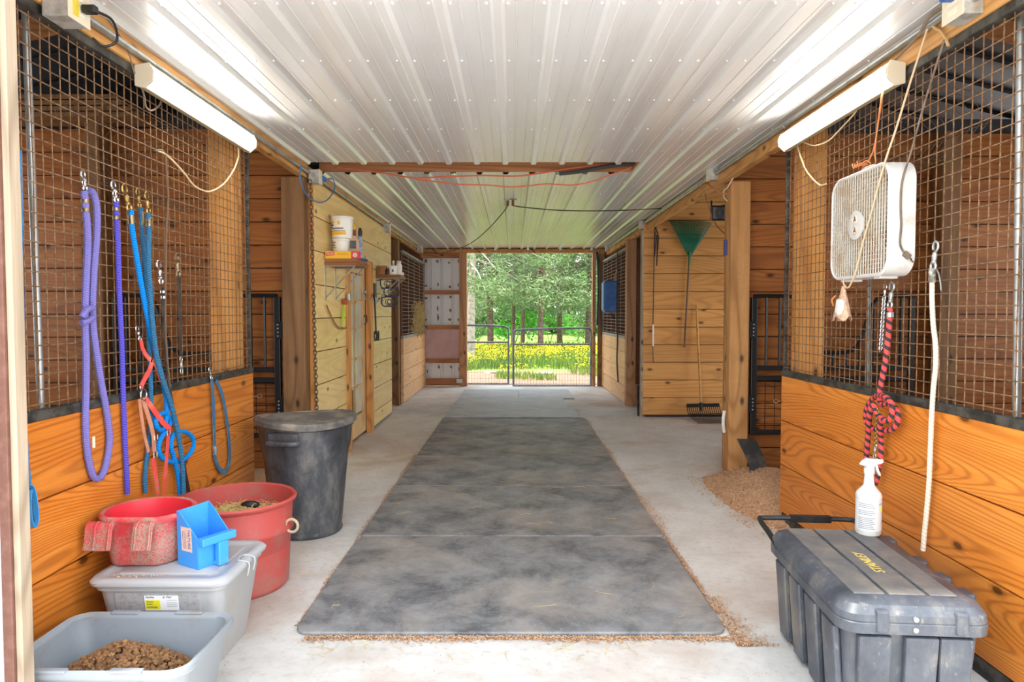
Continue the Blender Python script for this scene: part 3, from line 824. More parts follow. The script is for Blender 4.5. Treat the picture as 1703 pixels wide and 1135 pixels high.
snap(t, on_x(302, 622, WX), on_x(301, 594, WX), M['galv'])
lead('tie_strap', 'blue strap looped double from a small snap on the steel sill', 'strap', WX,
     [(352, 630), (355, 670), (356, 710), (357, 740), (358, 762), (366, 782), (376, 784), (382, 766), (381, 730), (376, 690), (369, 655), (360, 634)], 0.008, S_BLUE, ((348, 612), (352, 632)), M['steel'],
     [((357, 742), (358, 756))], M['galv'], flat=(0.026, 0.004), part='strap')

# red halter
t = thing('horse_halter', 'red nylon horse halter hanging by a silver carabiner from the mesh', 'halter', (WX, on_x(265, 815, WX).y, on_x(265, 815, WX).z))
HX = WX + 0.03
def hp(*pts): return [on_x(p[0], p[1], HX + (p[2] if len(p) > 2 else 0)) for p in pts]
def strap(pts, w, mat, name='strap', th=0.004): return MB().ribbon(hp(*pts), w, th, (1, 0, 0), 5).build(name, mat, t)
sn = snap(t, on_x(227, 543, WX), on_x(234, 568, WX), M['steel'])
strap([(234, 566), (238, 582), (246, 595), (253, 600)], 0.020, S_RED, 'crown_strap')
strap([(254, 598), (249, 615), (241, 630), (234, 644)], 0.026, S_RED, 'cheek_strap')
strap([(255, 600), (261, 613), (268, 635)], 0.018, S_RED, 'cheek_strap')
mb = MB(); mb.torus(on_x(239, 657, HX), 0.024, 0.0032, (1, 0, 0), 24, 6); mb.build('halter_ring', M['steel'], t)
mb = MB(); mb.torus(on_x(235, 645, HX), 0.009, 0.0026, (1, 0, 0), 14, 6); mb.build('buckle', M['steel'], t)
strap([(241, 662), (254, 680), (270, 702), (284, 716)], 0.028, S_RED, 'nose_strap')
strap([(237, 664), (246, 690), (255, 725), (257, 752)], 0.026, S_TAN, 'chin_strap')
strap([(232, 664), (235, 690), (240, 722), (247, 752)], 0.018, S_TAN, 'throat_strap')
strap([(280, 722), (278, 750), (275, 790), (273, 822, -.01)], 0.024, S_RED, 'nose_strap')
strap([(254, 762), (257, 780), (260, 800), (263, 822, -.01)], 0.028, S_RED, 'chin_strap')
for q in ((259, 728), (258, 757), (280, 720)):
    p = on_x(*q, HX + .004); mb = MB(); mb.tube([p + V((0, a, b)) for a, b in ((-.014, -.012), (.014, -.012), (.014, .012), (-.014, .012))], 0.0028, 6, closed=True); mb.build('buckle', M['steel'], t)

# blue riding crop at the jamb
CX = WX + 0.006
t = thing('riding_crop', 'slim blue riding crop hanging next to the door jamb', 'riding crop', (CX, on_x(52, 876, CX).y, on_x(52, 876, CX).z))
MB().tube([on_x(p[0], p[1], CX) for p in ((34, 250), (36, 400), (39, 560), (42, 690), (47, 770), (50, 806))], 0.0045, 8, 3).build('shaft', plain(C(40, 120, 182), 0.5, 0, C(28, 96, 150), 60), t)
MB().ribbon([on_x(p[0], p[1], CX) for p in ((46, 806), (53, 812), (58, 835), (60, 860), (58, 874), (53, 876), (49, 860), (47, 835), (49, 815))], 0.020, 0.004, (0, 1, 0.0), 5).build('keeper', plain(C(62, 148, 214), 0.55), t)
MB().ribbon([on_x(p[0], p[1], CX - .006) for p in ((47, 814), (48, 835), (50, 858), (54, 873))], 0.022, 0.006, (1, 0, 0), 4).build('keeper_lining', plain(C(38, 36, 38), 0.6), t)

# strip of white tape stuck on the boards, and a pastel scrap at the jamb
p = on_x(156, 736, XL + .0012); mb = MB(); mb.cbox(p, (0.0016, 0.016, 0.045)); tag(mb.build('tape', plain(C(236, 226, 206), 0.6)), 'short strip of white tape stuck on the orange planks beside the lavender rope', 'tape')

# ---------------------------------------------------------------- plastic tubs
def rrect(cx, cy, w, d, r, z, n=6, M_=None):
    pts = []
    for sx, sy, a0 in ((1, 1, 0), (-1, 1, 90), (-1, -1, 180), (1, -1, 270)):
        for k in range(n + 1):
            a = math.radians(a0 + 90 * k / n)
            pts.append(V((cx + sx * (w / 2 - r) + r * math.cos(a), cy + sy * (d / 2 - r) + r * math.sin(a), z)))
    return [M_ @ p for p in pts] if M_ is not None else pts
P_GREY = plain(C(138, 145, 152), 0.45, 0, C(128, 120, 108), 5, 0.5, 0.75)
P_CLEAR = plain(C(166, 168, 170), 0.4, 0, C(160, 152, 140), 4, 0.5, 0.8)
P_LID = plain(C(174, 176, 179), 0.42, 0, C(170, 165, 156), 4, 0.5, 0.75)
# storage bin with lid
bx, by = -1.335, 2.735
t = thing('storage_bin', 'lidded frosted grey storage bin carrying the red corner bucket and blue scoop', 'storage bin', (bx, by, 0))
mb = MB(); w0, d0, w1, d1 = 0.40, 0.31, 0.48, 0.42
rs = [rrect(bx, by, w0 + (w1 - w0) * k / 4, d0 + (d1 - d0) * k / 4, 0.05, 0.001 + 0.325 * k / 4) for k in range(5)]
mb.loft(rs, True, False)
rs2 = [rrect(bx, by, w1 + .018, d1 + .018, 0.055, 0.312), rrect(bx, by, w1 + .018, d1 + .018, 0.055, 0.328)]
mb.loft(rs2, True, True)
mb.build('bin_body', P_CLEAR, t, sharp=35)
mb = MB()
mb.loft([rrect(bx, by, w1 + .010, d1 + .010, .055, .328), rrect(bx, by, w1 + .045, d1 + .045, .053, .333), rrect(bx, by, w1 + .05, d1 + .05, .055, .345), rrect(bx, by, w1 + .035, d1 + .035, .066, .357),
         rrect(bx, by, w1 - .02, d1 - .02, .05, .359), rrect(bx, by, w1 - .03, d1 - .03, .045, .354), rrect(bx, by, w1 - .10, d1 - .10, .03, .354), rrect(bx, by, w1 - .105, d1 - .105, .03, .3575)], True, True)
mb.build('bin_lid', P_LID, t, sharp=50)
mb = MB(); mb.tube([V((bx + w1 / 2 + .028, by - .03, .30)), V((bx + w1 / 2 + .034, by - .03, .352)), V((bx + w1 / 2 - .01, by - .03, .362)), V((bx + w1 / 2 - .01, by + .03, .362)), V((bx + w1 / 2 + .034, by + .03, .352)), V((bx + w1 / 2 + .028, by + .03, .30))], .0035, 6, 3)
mb.build('clip_handle', P_LID, t)
mb = MB(); fy = lambda z: by - (d0 + (d1 - d0) * z / .326) / 2
for (u0, u1, z0, z1) in ((-.165, .155, .05, .30),):
    mb.loft([[V((bx + u0, fy(z0) - .004, z0)), V((bx + u1, fy(z0) - .004, z0)), V((bx + u1, fy(z1) - .004, z1)), V((bx + u0, fy(z1) - .004, z1))],
             [V((bx + u0, fy(z0) + .004, z0)), V((bx + u1, fy(z0) + .004, z0)), V((bx + u1, fy(z1) + .004, z1)), V((bx + u0, fy(z1) + .004, z1))]], True, True, False)
mb.build('front_panel', plain(C(170, 170, 174), 0.5, 0, C(152, 148, 144), 60), t, bevel=.002)
# its printed label
LW, LH = 0.128, 0.062
lc = V((bx + 0.012, fy(.262) - .0062, .262)); xd = V((1, 0, 0)); yd = V((0, -(fy(.3) - fy(.2)) * -1, .1)).normalized()
LM = frame_matrix(lc, xd, yd)
def flat(mb, M_, x0, x1, y0, y1, dz, th=.0006): mb.box(x0, x1, y0, y1, dz, dz + th, M_)
mb = MB(); flat(mb, LM, -LW / 2, LW / 2, -LH / 2, LH / 2, 0); lab = mb.build('label', plain(C(240, 241, 244), 0.5), t, label='white and yellow printed label')
mb = MB(); flat(mb, LM, -LW / 2 + .003, -.006, -LH / 2 + .006, .012, .0007); mb.build('yellow_block', plain(C(238, 228, 40), 0.5), lab)
mb = MB(); INK = plain(C(40, 52, 66), 0.6)
for s_, sz, x, y in (('Sterilite', .010, -.058, .024), ('# 1967', .012, .006, .024)):
    v_, f_ = text_mesh(s_, sz, LM @ Matrix.Translation((x, y, .0008)), align='LEFT'); mb.add(v_, f_)
for s_, sz, x, y in (('18 quart', .008, -.057, .006), ('stacker', .008, -.057, -.004), ('containing', .0095, -.057, -.016)):
    v_, f_ = text_mesh(s_, sz, LM @ Matrix.Translation((x, y, .0015)), align='LEFT'); mb.add(v_, f_)
for y in (.012, .002, -.006, -.014): flat(mb, LM, .020, .058, y, y + .0009, .0008)
mb.build('lettering', INK, lab, fix=False)

# open tub with kibble
tx, ty = -1.279, 2.215
t = thing('open_tub', 'open grey plastic tub half hidden by the jamb and holding brown kibble', 'tub', (tx, ty, 0))
W0, D0, W1, D1, H = 0.47, 0.29, 0.555, 0.385, 0.262
mb = MB(); rs = []
for k in range(6):
    u = k / 5; rs.append(rrect(tx, ty, W0 + (W1 - W0) * u, D0 + (D1 - D0) * u, .06, .001 + H * u))
rs += [rrect(tx, ty, W1 + .030, D1 + .030, .075, H - .012), rrect(tx, ty, W1 + .038, D1 + .038, .08, H + .004), rrect(tx, ty, W1 + .022, D1 + .022, .07, H + .016), rrect(tx, ty, W1 - .012, D1 - .012, .058, H + .006)]
for k in range(5, -1, -1):
    u = k / 5; rs.append(rrect(tx, ty, W0 + (W1 - W0) * u - .012, D0 + (D1 - D0) * u - .012, .055, .006 + (H - .01) * u))
mb.loft(rs, True, True); mb.build('tub_body', P_GREY, t, sharp=60)
for sx in (-1, 1):
    for yy in (ty - D1 / 2 - .020, ty + D1 / 2 - .002):
        mb = MB(); mb.box(tx + sx * .115 - .05, tx + sx * .115 + .05, yy, yy + .022, H + .008, H + .019); mb.build('rim_rib', P_GREY, t, bevel=.004)
KIB = plain(C(166, 118, 70), 0.75, 0, C(118, 80, 46), 22, 0.4, 0.6)
t = NT('kibble_brown'); mp = t.coord('Object', (1, 1, 1)); n = t.noise(mp, 90, 3, .6); g = t.new('ShaderNodeNewGeometry')
r = t.ramp(g.outputs['Random Per Island'], [(0, C(98, 66, 40)), (0.5, C(136, 96, 58)), (1, C(164, 120, 76))])
c = t.mix(t.math('MULTIPLY', n.outputs[0], .35), r.outputs[0], C(92, 60, 34)); KIB = t.set(c, .75, bump=n.outputs[0], bstr=.4, bdist=.002)
mb = MB(); rnd = random.Random(3)
def kh(x, y):
    d = math.hypot((x - (tx - .03)) / .215, (y - (ty + .02)) / .17)
    return 0.10 + 0.155 * max(0, 1 - d * .8) ** 0.8
tries = 0; n = 0
while n < 1500 and tries < 30000:
    tries += 1
    x = tx + rnd.uniform(-.225, .225); y = ty + rnd.uniform(-.135, .135)
    h = kh(x, y); z = h - rnd.choice((0, 0, .008)) + rnd.uniform(-.003, .003)
    R_ = Euler((rnd.uniform(-.9, .9), rnd.uniform(-.9, .9), rnd.uniform(0, 6.3))).to_matrix().to_4x4()
    mb.sphere((x, y, z), rnd.uniform(.0098, .0118), 8, 5, (1, 1, .62), R_); n += 1
mb.cyl((tx, ty, .007), (tx, ty, .112), .128, 20)
tag(mb.build('kibble', KIB, fix=False), 'mound of brown pet kibble heaped inside the open grey tub', 'kibble', None, 'stuff')

mb = MB(); rnd = random.Random(12)
for _ in range(26):
    mb.sphere((-1.50 + rnd.gauss(.06, .05), 2.545 + rnd.gauss(0, .012), .3600), rnd.uniform(.002, .0036), 6, 4, (1, 1, .6))
tag(mb.build('feed_crumbs', plain(C(214, 186, 136), .8)), 'few pale feed crumbs on the grey bin lid in front of the red bucket', 'crumbs', None, 'stuff')
# red corner bucket standing on the lid
P_RED = plain(C(222, 58, 66), 0.45, 0, C(168, 150, 136), 30, 0.62, 0.82)
t = NT('dusty_red_plastic'); mp = t.coord(); a = t.noise(mp, 7, 4, .6); b = t.noise(mp, 150, 4, .7)
m_ = t.math('MULTIPLY', t.ramp(a.outputs[0], [(.38, (0, 0, 0)), (.56, (1, 1, 1))]).outputs[0], t.ramp(b.outputs[0], [(.40, (0, 0, 0)), (.54, (1, 1, 1))]).outputs[0])
P_REDD = t.set(t.mix(m_, C(206, 62, 70), C(160, 146, 130)), .6, bump=m_, bstr=.3, bdist=.002)
P_REDIN = plain(C(226, 48, 64), 0.4, 0, C(206, 60, 72), 6)
qx, qy, qz = -1.482, 2.752, 0.3595
t = thing('corner_bucket', 'dusty red flat-backed feed bucket sitting on the grey bin lid', 'bucket', (qx, qy, qz))
def bk(r, z, n=40):
    out = []
    for k in range(n):
        a = 2 * PI * k / n; x = math.cos(a) * r * 1.0; y = math.sin(a) * r * 0.98
        y = max(y, -r * 0.80)                 # flat back turned towards the door
        out.append(V((qx + x, qy + y, qz + z)))
    return out
mb = MB(); mb.loft([bk(.130, .0005), bk(.142, .010), bk(.152, .08), bk(.160, .165), bk(.172, .178), bk(.180, .187), bk(.180, .197), bk(.172, .204), bk(.160, .200)], True, False)
mb.build('bucket_shell', P_REDD, t, sharp=60)
mb = MB(); mb.loft([bk(.160, .200), bk(.153, .165), bk(.146, .08), bk(.136, .012), bk(.10, .006)], False, True); mb.build('bucket_inside', P_REDIN, t, sharp=60)
mb = MB(); fyy = qy - .16 * .80
prof = [(fyy - .008, qz + .188), (fyy - .022, qz + .182), (fyy - .034, qz + .165), (fyy - .042, qz + .12), (fyy - .052, qz + .085), (fyy - .044, qz + .083), (fyy - .033, qz + .12), (fyy - .025, qz + .155), (fyy - .008, qz + .168)]
for u, ua, ub in ((-.12, -.165, -.060), (.036, .018, .095)):
    mb = MB(); mb.prism(prof, 'x', qx + ua, qx + ub)
    pr = [(y - .010, z + .005) for y, z in prof[:5]] + [(y, z) for y, z in prof[4::-1]]
    mb.prism(pr, 'x', qx + u - .003, qx + u + .004); mb.prism(pr, 'x', qx + u + .05, qx + u + .057)
    mb.build('hanging_flange', P_REDD, t, bevel=.003)

# blue feed scoop standing on the lid
P_BLUE = plain(C(58, 150, 234), 0.42, 0, C(112, 160, 200), 14, 0.6, 0.85)
sc = on_z(322, 938, .3585)
SM = Matrix.Translation(V((sc.x + .030, sc.y + .022, .3585))) @ Matrix.Rotation(math.radians(60), 4, 'Z')
t = thing('feed_scoop', 'bright blue plastic feed scoop standing upright on the grey bin lid', 'feed scoop', tuple(SM.translation))
def sp(x, y, z): return SM @ V((x, y, z))
w_, dpt = 0.067, 0.062
mb = MB()
B = [(-w_ * .92, -dpt), (w_ * .92, -dpt), (w_ * .92, dpt), (-w_ * .92, dpt)]
def wall(pts):
    b = len(mb.v); mb.v += [sp(*p) for p in pts]; mb._f(range(b, b + len(pts)))
hf, hb, hl = 0.122, 0.222, 0.214
# left side, right side, back, front, floor
wall([(-w_, -dpt, 0), (-w_, dpt, 0), (-w_ * 1.05, dpt, hl), (-w_ * 1.05, dpt * .72, hl - .002), (-w_ * 1.03, -dpt, hf)])
wall([(w_, dpt, 0), (w_, -dpt, 0), (w_ * 1.03, -dpt, hf), (w_ * 1.05, dpt * .5, hb - .02), (w_ * 1.05, dpt, hb)])
wall([(-w_, dpt, 0), (w_, dpt, 0), (w_ * 1.05, dpt, hb), (w_ * .2, dpt, hb - .004), (-w_ * 1.05, dpt, hl)])
wall([(w_, -dpt, .0), (-w_, -dpt, .0), (-w_ * 1.03, -dpt, hf), (w_ * 1.03, -dpt, hf)])
wall([(-w_, -dpt, .004), (w_, -dpt, .004), (w_, dpt, .004), (-w_, dpt, .004)])
mb.build('scoop_body', P_BLUE, t, solidify=.004, fix=True)
mb = MB()
mb.box(-w_ * 1.05, w_ * 1.25, -dpt - .034, -dpt - .001, hf - .030, hf + .002, SM)
mb.box(-w_ * .05, w_ * .62, -dpt - .040, -dpt - .012, .0, hf - .028, SM)
mb.box(-w_ * .05, w_ * .62, -dpt - .012, -dpt - .001, .0, .018, SM)
mb.build('scoop_handle', P_BLUE, t, bevel=.006, bseg=3)
SL = frame_matrix(sp(-w_ * 1.0 - .0042, .005, .112), SM.to_3x3() @ V((0, -1, 0)), SM.to_3x3() @ V((-.03, 0, 1)))
mb = MB(); flat(mb, SL, -.030, .034, -.050, .046, 0); lab = mb.build('sticker', plain(C(236, 206, 190), 0.6, 0, C(214, 180, 168), 60), t, label='pale pink sticker with dark lettering')
mb = MB(); v_, f_ = text_mesh('NATURE', .020, SL @ Matrix.Translation((.018, 0, .001)) @ Matrix.Rotation(-PI / 2, 4, 'Z')); mb.add(v_, f_)
for u in (-.02, -.012, -.004): flat(mb, SL, u, u + .0012, -.04, .03, .0008)
mb.build('lettering', plain(C(74, 84, 150), .6), lab, fix=False)

# red muck tub with hay
ux, uy = -1.375, 3.36
t = thing('muck_tub', 'large faded red round tub with hay inside, beside the black trash can', 'tub', (ux, uy, 0))
P_TUB = plain(C(186, 78, 74), 0.55, 0, C(164, 108, 96), 7, 0.5, 0.72)
mb = MB()
mb.lathe([(0, .001), (.232, .001), (.240, .01), (.258, .27), (.270, .282), (.272, .30), (.262, .312), (.268, .415), (.284, .425), (.288, .437), (.280, .446), (.268, .440), (.258, .31), (.245, .02), (0, .012)], (ux, uy, 0), 56)
mb.build('tub_body', P_TUB, t, sharp=50)
for a in (-8, 172):
    mb = MB(); a = math.radians(a); c_ = V((ux + .275 * math.cos(a), uy + .275 * math.sin(a), .33))
    mb.torus(c_ + V((.014 * math.cos(a), .014 * math.sin(a), -.02)), .032, .007, (-math.sin(a), math.cos(a), 0), 16, 6)
    mb.build('rope_handle', M['twine'], t)
mb = MB(); rnd = random.Random(6)
for _ in range(420):
    a = rnd.uniform(0, 2 * PI); r_ = .24 * math.sqrt(rnd.random()); p = V((ux + r_ * math.cos(a), uy + r_ * math.sin(a), .335 + rnd.uniform(0, .035) * (1 - r_ / .26) + .01))
    b_ = rnd.uniform(0, 2 * PI); L = rnd.uniform(.03, .08); d = V((math.cos(b_), math.sin(b_), rnd.uniform(-.1, .25)))
    q = p + d * L; e = math.hypot(q.x - ux, q.y - uy)
    if e > .25: q = p - d * L
    if math.hypot(q.x - ux, q.y - uy) > .25: continue
    mb.tube([p, (p + q) / 2 + V((0, 0, rnd.uniform(0, .02))), q], .0016, 4)
mb.cyl((ux, uy, .30), (ux, uy, .335), .25, 30)
tag(mb.build('hay', M['straw']), 'tangle of pale hay lying inside the faded red tub', 'hay', None, 'stuff')
hx_, hy_ = ux + .03, uy + .10
mb = MB(); mb.sphere((hx_, hy_, .375), .05, 10, 6, (1, .6, .4)); tag(mb.build('hoof_pick', M['black']), 'small black tool half buried in the hay of the red tub', 'tool')

# black trash can with lid
cx_, cy_ = -1.285, 4.215
t = thing('trash_can', 'dented dusty black trash can with lid standing before the weathered post', 'trash can', (cx_, cy_, 0))
t2 = NT('dusty_black_plastic'); mp = t2.coord('Object', (1, 1, .45)); a = t2.noise(mp, 4.5, 7, .72); b = t2.noise(mp, 40, 4, .7)
r_ = t2.ramp(a.outputs[0], [(.38, C(44, 47, 53)), (.54, C(76, 79, 84)), (.72, C(130, 127, 122))])
c = t2.mix(t2.math('MULTIPLY', t2.ramp(b.outputs[0], [(.58, (0, 0, 0)), (.74, (1, 1, 1))]).outputs[0], .4), r_.outputs[0], C(150, 142, 130)); P_CAN = t2.set(c, .42, bump=b.outputs[0], bstr=.05)
mb = MB(); prof = [(0, .002), (.205, .002), (.214, .012)] + [(.216 + .064 * k / 30, .02 + .64 * k / 30) for k in range(31)] + [(.288, .665), (.288, .69), (.276, .69), (.27, .66), (.21, .03), (0, .02)]
def dent(p):
    a = math.atan2(p.y, p.x); r_ = math.hypot(p.x, p.y)
    if .03 < p.z < .64 and r_ > .2:
        zc = .40 + .14 * math.sin(a + 1.6) ** 2
        if p.z < zc: p = V((p.x * .965, p.y * .965, p.z))
        k = (a * 12 / (2 * PI)) % 1
        if abs(k - .5) > .44: p = V((p.x * .985, p.y * .985, p.z))
    return p
mb.lathe(prof, (cx_, cy_, 0), 72, flat_back=dent); mb.build('can_body', P_CAN, t, sharp=30)
for a in (-100, 80):
    mb = MB(); a = math.radians(a); d = V((math.cos(a), math.sin(a), 0)); s_ = V((-d.y, d.x, 0)); c_ = V((cx_, cy_, .60)) + d * .274
    mb.tube([c_ - s_ * .085 - d * .01, c_ - s_ * .075 + d * .035, c_ + s_ * .075 + d * .035, c_ + s_ * .085 - d * .01], .016, 8, 4)
    mb.beam(c_ - s_ * .09 + V((0, 0, .03)), c_ + s_ * .09 + V((0, 0, .03)), .03, .05)
    mb.build('can_handle', P_CAN, t)
P_CANLID = plain(C(82, 82, 83), .5, 0, C(150, 142, 130), 6, .42, .7)
mb = MB()
lp = [(.292, .672), (.306, .675), (.308, .70), (.298, .712), (.27, .716), (.255, .706), (.20, .712), (.12, .726), (.05, .732), (0, .733)]
def warp(p):
    a = math.atan2(p.y, p.x); r_ = math.hypot(p.x, p.y)
    return V((p.x, p.y, p.z + .012 * (r_ / .3) * math.sin(2 * a + .6) + (.008 * math.sin(9 * p.x + 4) if r_ < .25 else 0)))
mb.lathe(lp, (cx_, cy_, .008), 56, flat_back=warp); mb.lathe([(.292, .672), (.28, .69), (0, .70)], (cx_, cy_, .008), 56, flat_back=warp)
mb.build('can_lid', P_CANLID, t, sharp=40)
# ============================================================ right side: fan, ropes, tool chest, bottle
RX = XR - 0.018
P_CHEST = NT('dusty_blue_black_plastic'); t = P_CHEST; mp = t.coord('Object', (1, 1, .5)); a = t.noise(mp, 5, 6, .7); b = t.noise(mp, 45, 4, .7)
r_ = t.ramp(a.outputs[0], [(.36, C(50, 55, 64)), (.52, C(72, 77, 86)), (.74, C(124, 118, 108))])
c = t.mix(t.math('MULTIPLY', t.ramp(b.outputs[0], [(.60, (0, 0, 0)), (.76, (1, 1, 1))]).outputs[0], .35), r_.outputs[0], C(172, 160, 142)); P_CHEST = t.set(c, .42, bump=b.outputs[0], bstr=.06, bdist=.003)
P_STRIP = plain(C(92, 92, 94), .6, 0, C(122, 116, 108), 9, .4, .7)
GM = Matrix.Translation((1.275, 2.11, 0)) @ Matrix.Rotation(math.radians(-4.5), 4, 'Z')
t = thing('tool_chest', 'dusty black plastic wheeled tool chest with a lettered lid', 'tool chest', (1.275, 2.11, 0))
def cr(w, l, r, z, y0=0.0, n=6): return rrect(0, y0 + l / 2, w, l, r, z, n, GM)
mb = MB()
mb.loft([cr(.37, .69, .03, .004, .055), cr(.385, .71, .035, .10, .045), cr(.415, .745, .035, .325, .03), cr(.43, .76, .04, .345, .022)], True, True)
mb.build('chest_body', P_CHEST, t, sharp=30)
def sideplate(name, poly, y0, y1): pass
# raised ribs of the body: front end and the two long sides
for i, u in enumerate((-.135, .02, .135)):
    mb = MB(); mb.prism([(-.045, 0.0), (.045, 0.0), (.052, .31), (-.052, .31)], 'y', -.012, .02, GM @ Matrix.Translation((u * .92, .038, .02)) @ Matrix.Rotation(math.radians(4), 4, 'X'))
    mb.build('end_rib', P_CHEST, t, bevel=.008)
for i, v in enumerate((.13, .30, .47, .64)):
    mb = MB(); mb.prism([(-.05, 0.0), (.05, 0.0), (.055, .31), (-.055, .31)], 'x', -.012, .012, GM @ Matrix.Translation((-.198, v, .02)) @ Matrix.Rotation(math.radians(-4.2), 4, 'Y'))
    mb.build('side_rib', P_CHEST, t, bevel=.007)
mb = MB()
mb.loft([cr(.445, .78, .06, .335, .012), cr(.468, .806, .065, .340, -.002), cr(.470, .808, .065, .372, -.003), cr(.462, .800, .062, .376, 0.0), cr(.468, .806, .065, .380, -.002), cr(.462, .80, .065, .400, .0), cr(.43, .762, .06, .425, .02), cr(.352, .69, .03, .440, .055)], True, True)
lid = mb.build('chest_lid', P_CHEST, t, sharp=24)
for (u0, u1) in ((-.172, -.075), (-.062, .052), (.065, .150)):
    mb = MB(); mb.box(u0, u1, .065, .735, .4385, .446, GM); mb.build('lid_strip', P_STRIP, lid, bevel=.003)
for v0 in (.10, .30, .56):
    for k in range(4):
        mb = MB(); v = v0 + k * .026
        mb.prism([(-.236, .392), (-.18, .436), (-.172, .436), (-.200, .392)], 'y', v, v + .007, GM); mb.build('latch_fin', P_CHEST, lid)
for v0 in (.12, .26, .42, .66):
    mb = MB(); mb.box(.205, .243, v0, v0 + .07, .385, .428, GM); mb.build('hinge_knuckle', P_CHEST, lid, bevel=.008)
for u in (-.11, .13):
    mb = MB(); mb.box(u - .02, u + .02, -.010, .02, .345, .418, GM); mb.build('corner_boss', P_CHEST, t, bevel=.008)
for z in (.358, .392):
    mb = MB(); mb.cyl(GM @ V((-.01, .004, z)), GM @ V((-.01, -.008, z)), .008, 12); mb.build('lid_screw', M['galv'], t)
mb = MB(); mb.tube([GM @ V(p) for p in ((-.222, .68, .375), (-.226, .80, .40), (-.222, .955, .412), (-.19, .985, .414), (0, .99, .414), (.17, .985, .414), (.20, .955, .412), (.205, .80, .40))], .012, 8, 4)
mb.box(-.08, .10, .976, 1.002, .398, .428, GM)
mb.build('pull_handle', M['black'], t)
v_, f_ = text_mesh('STANLEY', .049, GM @ Matrix.Translation((-.004, .345, .4466)) @ Matrix.Rotation(PI / 2, 4, 'Z'), shear=.25)
mb = MB(); mb.add(v_, f_); mb.build('lettering', plain(C(226, 196, 84), .55), lid, fix=False)

# spray bottle
P_WHT = plain(C(208, 208, 206), .4, 0, C(190, 184, 176), 14, .55, .75)
sb = on_z(1446, 889, .4465)
sx_, sy_, sz_ = sb.x, sb.y + .012, .4467
t = thing('spray_bottle', 'white trigger spray bottle standing on the black tool chest', 'spray bottle', (sx_, sy_, sz_))
mb = MB(); mb.lathe([(0, 0), (.044, 0), (.049, .006), (.049, .150), (.050, .158), (.046, .172), (.030, .190), (.021, .202), (.0175, .240), (.0175, .262), (0, .262)], (sx_, sy_, sz_), 36); mb.build('bottle_body', P_WHT, t, sharp=50)
BM = Matrix.Translation((sx_, sy_, sz_)) @ Matrix.Rotation(math.radians(8), 4, 'Z')
mb = MB(); mb.lathe([(0, .250), (.0205, .250), (.0205, .272), (.016, .276), (0, .276)], (sx_, sy_, sz_), 24); mb.build('collar', P_WHT, t, sharp=40)
mb = MB()
mb.prism([(-.040, .285), (-.030, .300), (-.010, .312), (.045, .308), (.050, .300), (.050, .289), (.020, .286), (.014, .274), (-.016, .274), (-.018, .282)], 'y', -.013, .013, BM); mb.build('spray_head', P_WHT, t, bevel=.004, bseg=3)
mb = MB(); mb.prism([(.018, .288), (.032, .288), (.040, .262), (.050, .240), (.044, .238), (.030, .258)], 'y', -.007, .007, BM); mb.build('trigger', P_WHT, t, bevel=.002)
mb = MB(); mb.cyl(BM @ V((.049, 0, .298)), BM @ V((.057, 0, .298)), .009, 12); mb.build('nozzle', P_WHT, t)
def lbl(a0, a1, z0, z1, r, mat, name='label'):
    mb = MB(); rr_ = [[V((sx_ + q * math.cos(a0 + (a1 - a0) * k / 20), sy_ + q * math.sin(a0 + (a1 - a0) * k / 20), sz_ + z)) for z in (z0, z1)] for k in range(21) for q in (r,)]
    for A, B_ in zip(rr_[:-1], rr_[1:]): mb.add([A[0], B_[0], B_[1], A[1]], [(0, 1, 2, 3)], True)
    return mb.build(name, mat, t if name == 'label' else labp, fix=False)
DEG = math.radians
labp = lbl(DEG(170), DEG(372), .022, .146, .0495, plain(C(204, 206, 208), .5))
labp['label'] = 'printed white label with a yellow block'
GREYINK = plain(C(118, 122, 130), .6)
mb = MB()
for k in range(15):
    z = .030 + k * .0072
    if k in (7, 11): continue
    a0, a1 = DEG(196), DEG(272 - (k % 3) * 6)
    pts = [[V((sx_ + .0498 * math.cos(a0 + (a1 - a0) * i / 8), sy_ + .0498 * math.sin(a0 + (a1 - a0) * i / 8), sz_ + zz)) for zz in (z, z + .0026)] for i in range(9)]
    for A, B_ in zip(pts[:-1], pts[1:]): mb.add([A[0], B_[0], B_[1], A[1]], [(0, 1, 2, 3)])
mb.build('small_print', GREYINK, labp, fix=False)
lbl(DEG(298), DEG(345), .106, .120, .0498, plain(C(240, 224, 70), .5), 'yellow_block'); lbl(DEG(290), DEG(330), .128, .136, .0498, plain(C(150, 176, 206), .5), 'blue_line'); lbl(DEG(318), DEG(345), .072, .082, .0498, plain(C(70, 170, 214), .5), 'blue_emblem')
for z in (.094, .088, .060, .054, .048): lbl(DEG(312), DEG(345), z, z + .002, .0498, GREYINK, 'print_line')

# white lead rope with bolt snap
R_WHT = rope_mat('white_rope', C(226, 216, 198), C(196, 180, 154), 60, 2, lo=.7, hi=.9)
t = lead('lead_rope', 'long off-white lead rope hanging from a steel snap, right of the hanging fan', 'lead rope', RX - .016,
     [(1550, 452), (1550, 480), (1550, 500), (1552, 540), (1556, 575), (1556, 610), (1552, 650), (1549, 700), (1547, 750), (1545, 800), (1541, 850), (1537, 890), (1535, 916)], .0098, R_WHT,
     ((1557, 402), (1551, 450)), M['galv'])
mb = MB(); mb.cyl(on_x(1550, 447, RX - .016), on_x(1550, 470, RX - .016), .0135, 10); mb.build('tape_wrap', plain(C(96, 92, 84), .6, 0, C(190, 182, 170), 60), t)
mb = MB(); mb.tube([on_x(p[0], p[1], RX - .006) for p in ((1556, 446), (1561, 455), (1564, 470), (1565, 483))], .003, 6, 3); mb.build('wire_pin', M['galv'], t)

